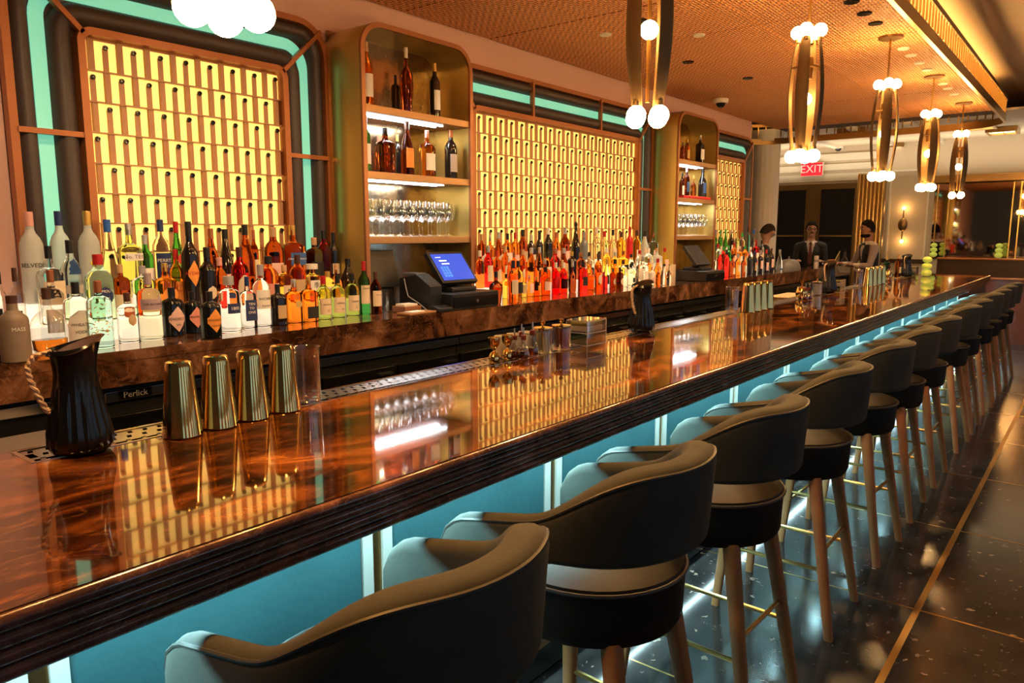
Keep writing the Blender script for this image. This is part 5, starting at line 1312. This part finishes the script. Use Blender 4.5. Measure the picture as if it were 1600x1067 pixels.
def person(loc, rz, lab, wear, head_yaw, head_tilt, lean, armL, armR, skin, S=1.0, hair=(.012, .008, .006)):
    """armL / armR: elbow and hand offsets from the shoulder; built facing +x, then turned by rz"""
    t = thing('person', lab, 'person', loc, rz); t.scale = (S, S, S)
    J = {}; E = []
    lx = lean
    J['pelvis'] = (0, 0, .95, .15, .13); J['waist'] = (.2*lx, 0, 1.10, .145, .11); J['chest'] = (.6*lx, 0, 1.30, .165, .115); J['neckb'] = (.95*lx, 0, 1.46, .075, .075); J['neck'] = (1.05*lx, 0, 1.53, .055, .055); J['headb'] = (1.15*lx+.01, 0, 1.60, .06)
    E += [('pelvis', 'waist'), ('waist', 'chest'), ('chest', 'neckb'), ('neckb', 'neck'), ('neck', 'headb')]
    for s, pre, arm in ((1, 'l', armL), (-1, 'r', armR)):
        sh = Vector((.85*lx, s*.185, 1.405)); J[pre+'clav'] = (.88*lx, s*.10, 1.425, .075); J[pre+'sh'] = (*sh, .066); E += [('neckb', pre+'clav'), (pre+'clav', pre+'sh')]
        el = sh+Vector(arm[0]); wr_ = sh+Vector(arm[1]); J[pre+'bic'] = (*((sh+el)/2), .054); J[pre+'el'] = (*el, .043); J[pre+'fore'] = (*(el*.6+wr_*.4), .043); J[pre+'wrist'] = (*wr_, .028)
        E += [(pre+'sh', pre+'bic'), (pre+'bic', pre+'el'), (pre+'el', pre+'fore'), (pre+'fore', pre+'wrist')]
        hand_joints(J, E, wr_, (wr_-el), s, pre)
        J[pre+'hip'] = (0, s*.09, .88, .095); J[pre+'kn_'] = (.01, s*.10, .49, .06); J[pre+'ank'] = (-.02, s*.105, .09, .042); J[pre+'toe'] = (.13, s*.115, .035, .035)
        E += [('pelvis', pre+'hip'), (pre+'hip', pre+'kn_'), (pre+'kn_', pre+'ank'), (pre+'ank', pre+'toe')]
    T = [(.80, 0, .13, .10), (.88, 0, .17, .12), (.97, .1*lx, .165, .12), (1.08, .2*lx, .145, .11), (1.20, .4*lx, .16, .115), (1.32, .65*lx, .178, .12), (1.40, .8*lx, .17, .105), (1.45, .9*lx, .115, .08), (1.49, 1.0*lx, .06, .058)]
    sk = capsule_mesh(J, [e for e in E if e not in (('pelvis', 'waist'), ('waist', 'chest'), ('chest', 'neckb'), ('neckb', 'lclav'), ('neckb', 'rclav'))], T)
    hc = Vector((1.15*lx+.025, 0, 1.675)); hm, HR = head_mesh(hc, head_yaw, head_tilt)
    me = merge_remesh([sk, hm], .009)
    wear_m = [SKIN[skin]]+wear['mats']
    me.materials.clear()
    for m in wear_m: me.materials.append(m)
    for p in me.polygons: p.material_index = wear['fn'](p.center, p.normal, J, lx)
    me.polygons.foreach_set('use_smooth', [True]*len(me.polygons))
    body = obj('body', me, None, t)
    # face and hair
    def h(mb, m, nm): me2 = mb.mesh(nm); me2.transform(HR); return obj(nm, me2, m, t)
    hairm = mat('dark hair %d' % int(hair[0]*1000), hair, .95, noise=.3, nscale=60, bump=.5, bscale=150, spec=.1)
    hb = MB()
    rings = []
    for i in range(9):
        g = []
        for k in range(26):
            a = 2*pi*k/26; f = cos(a)
            zm = .066 if f > .45 else (.066-(.45-f)*.16 if f > -.2 else -.05)
            u = i/8; zz = zm+(.14-zm)*sin(pi/2*u); e = sqrt(max(0, 1-min(1, abs(max(zz, 0)/.141))**2.2)); rr = .092*e*(1+.02*sin(k*3.1+i))
            g.append((rr*1.16*cos(a)-.006, rr*.98*sin(a), zz))
        rings.append(g)
    hb.loft(rings); h(hb, hairm, 'hair')
    for s in (-1, 1):
        h(MB().ball(.0815, s*.031, .012, .0105, 10, 8, 1, 1.1, .7), mat('eye white', (.3, .26, .22), .4), 'eye')
        h(MB().ball(.089, s*.031, .011, .0055, 8, 6), M['black'], 'pupil')
        h(MB().ball(.086, s*.031, .034, .006, 8, 6, .7, 3, .7), hairm, 'eyebrow')
    h(MB().ball(.082, 0, -.062, .006, 8, 6, .8, 3.6, .8), mat('lips', (.28, .1, .07), .5), 'mouth')
    return t, h, HR, body, hairm
suit = mat('black suit', (.010, .009, .010), .7); shirt = mat('pale shirt', (.45, .36, .33), .7); trous = mat('black trousers', (.008, .008, .009), .7); shoe = M['black']; greysh = mat('grey shirt', (.30, .235, .23), .75); vest = mat('black vest', (.012, .011, .013), .65)
def fn_suit(c, n, J, lx):
    if c.z > 1.50: return 0
    for pre in 'lr':
        w = Vector(J[pre+'wrist'][:3])
        if (c-w).length < .2 and (c-w).dot(w-Vector(J[pre+'el'][:3])) > .002: return 0
    if c.z < .1: return 3
    if n.x > .15 and abs(c.y) < max(0, (c.z-1.14)*.2) and c.x > lx*.5: return 2
    if c.z > 1.465 and abs(c.y) < .09: return 2
    return 1
def fn_vest(c, n, J, lx):
    if c.z > 1.50: return 0
    for pre in 'lr':
        w = Vector(J[pre+'wrist'][:3])
        if (c-w).length < .2 and (c-w).dot(w-Vector(J[pre+'el'][:3])) > .004: return 0
        s = Vector(J[pre+'sh'][:3])
        if (c-w).length < .07: return 3
    if c.z > 1.45: return 3
    sy = .165
    if abs(c.y) > sy and c.z > 1.0: return 1
    if c.z < .98: return 4
    if n.x > .3 and abs(c.y) < max(0, (c.z-1.2)*.22): return 3
    for pre in 'lr':
        e, w, s = (Vector(J[pre+k][:3]) for k in ('el', 'wrist', 'sh'))
        ab = w-e; u_ = max(0, min(1, (c-e).dot(ab)/ab.length_squared))
        if (c-(e+ab*u_)).length < .062: return 1
        ab = e-s; u_ = max(0, min(1, (c-s).dot(ab)/ab.length_squared))
        if u_ > .12 and (c-(s+ab*u_)).length < .075 and abs(c.y) > .13: return 1
    return 2
W1 = {'mats': [suit, shirt, shoe], 'fn': fn_suit}
W3 = {'mats': [greysh, vest, mat('white collar', (.6, .52, .48), .7), trous], 'fn': fn_vest}
def spectacles(h, m):
    for s in (-1, 1):
        h(MB().tube([(.1, s*.034+.022*cos(a), .012+.017*sin(a)) for a in [2*pi*k/14 for k in range(14)]], .0028, 6, True), m, 'spectacle_rim')
        h(MB().tube([(.1, s*.056, .016), (.02, s*.079, .014)], .0022, 5), m, 'spectacle_temple')
    h(MB().tube([(.1, -.012, .014), (.1, .012, .014)], .0025, 5), m, 'spectacle_bridge')
# server in suit and tie, facing the camera side
fx = 12.5; q = onx(1268, 366, fx)
t, h, HR, body, hm_ = person((q.x, q.y, 0), pi+math.atan2(q.y, q.x)-.05, 'person in a black suit, dark red tie and spectacles standing before the doors', W1, .12, .02, 0.0,
    ((.03, .05, -.28), (.2, .0, -.24)), ((.03, -.05, -.28), (.2, .0, -.24)), 0, 1.0)
spectacles(h, M['black']); h(MB().ball(.093, 0, -.046, .008, 10, 6, .7, 3.6, .8), hm_, 'moustache')
tm = mat('dark red tie', (.09, .012, .012), .6)
tie = MB().loft([[(.092+dx, y, z) for y in (-w_, w_)]+[(.105+dx, y, z) for y in (w_, -w_)] for z, w_, dx in ((1.475, .014, -.012), (1.45, .019, .0), (1.42, .014, .008), (1.30, .026, .03), (1.16, .034, .042), (1.12, .01, .045))])
tt = obj('tie', tie, tm, t); obj('tie_clip', MB().box(.135, .145, -.03, .03, 1.215, 1.225), M['gold'], tt)
for s in (-1, 1):
    obj('collar', MB().loft([[(.06, s*.05, 1.50), (.10, s*.012, 1.475), (.105, s*.045, 1.435)], [(.066, s*.052, 1.50), (.106, s*.014, 1.475), (.111, s*.047, 1.435)]]), mat('bright shirt collar', (.6, .5, .48), .7), t)
# bartender in a vest leaning on the counter, seen in profile
fx = 11.85; q = onx(1360, 366, fx)
t, h, HR, body, hm_ = person((q.x, q.y-.03, 0), radians(128), 'person in a dark vest, bow tie and grey shirt leaning on the counter', W3, .05, .06, .05,
    ((.10, .08, -.26), (.27, .0, -.245)), ((.10, -.09, -.26), (.28, -.02, -.24)), 1, 1.0)
h(MB().lathe([(.02, -.125), (.058, -.118), (.07, -.1), (.069, -.08), (.067, -.072)], 20, .016, 0, 0, 1.14, .93), hm_, 'beard'); h(MB().ball(.094, 0, -.046, .007, 10, 6, .7, 3.6, .8), hm_, 'moustache')
for s in (-1, 1): obj('bow_tie', MB().loft([[(.125, 0, 1.46), (.135, 0, 1.46), (.135, 0, 1.452), (.125, 0, 1.452)], [(.12, s*.05, 1.478), (.135, s*.05, 1.478), (.135, s*.05, 1.435), (.12, s*.05, 1.435)]]), vest, t)
# server behind the far bottles, looking down
fx = 11.0; q = onx(1187, 366, fx)
t, h, HR, body, hm_ = person((q.x, q.y, 0), radians(-60), 'person in a dark jacket and spectacles looking down behind the far bottles', W1, 0.1, .5, .08,
    ((.08, .06, -.28), (.28, .02, -.30)), ((.08, -.06, -.28), (.28, -.02, -.30)), 0, .97, (.03, .022, .018))
spectacles(h, M['black'])
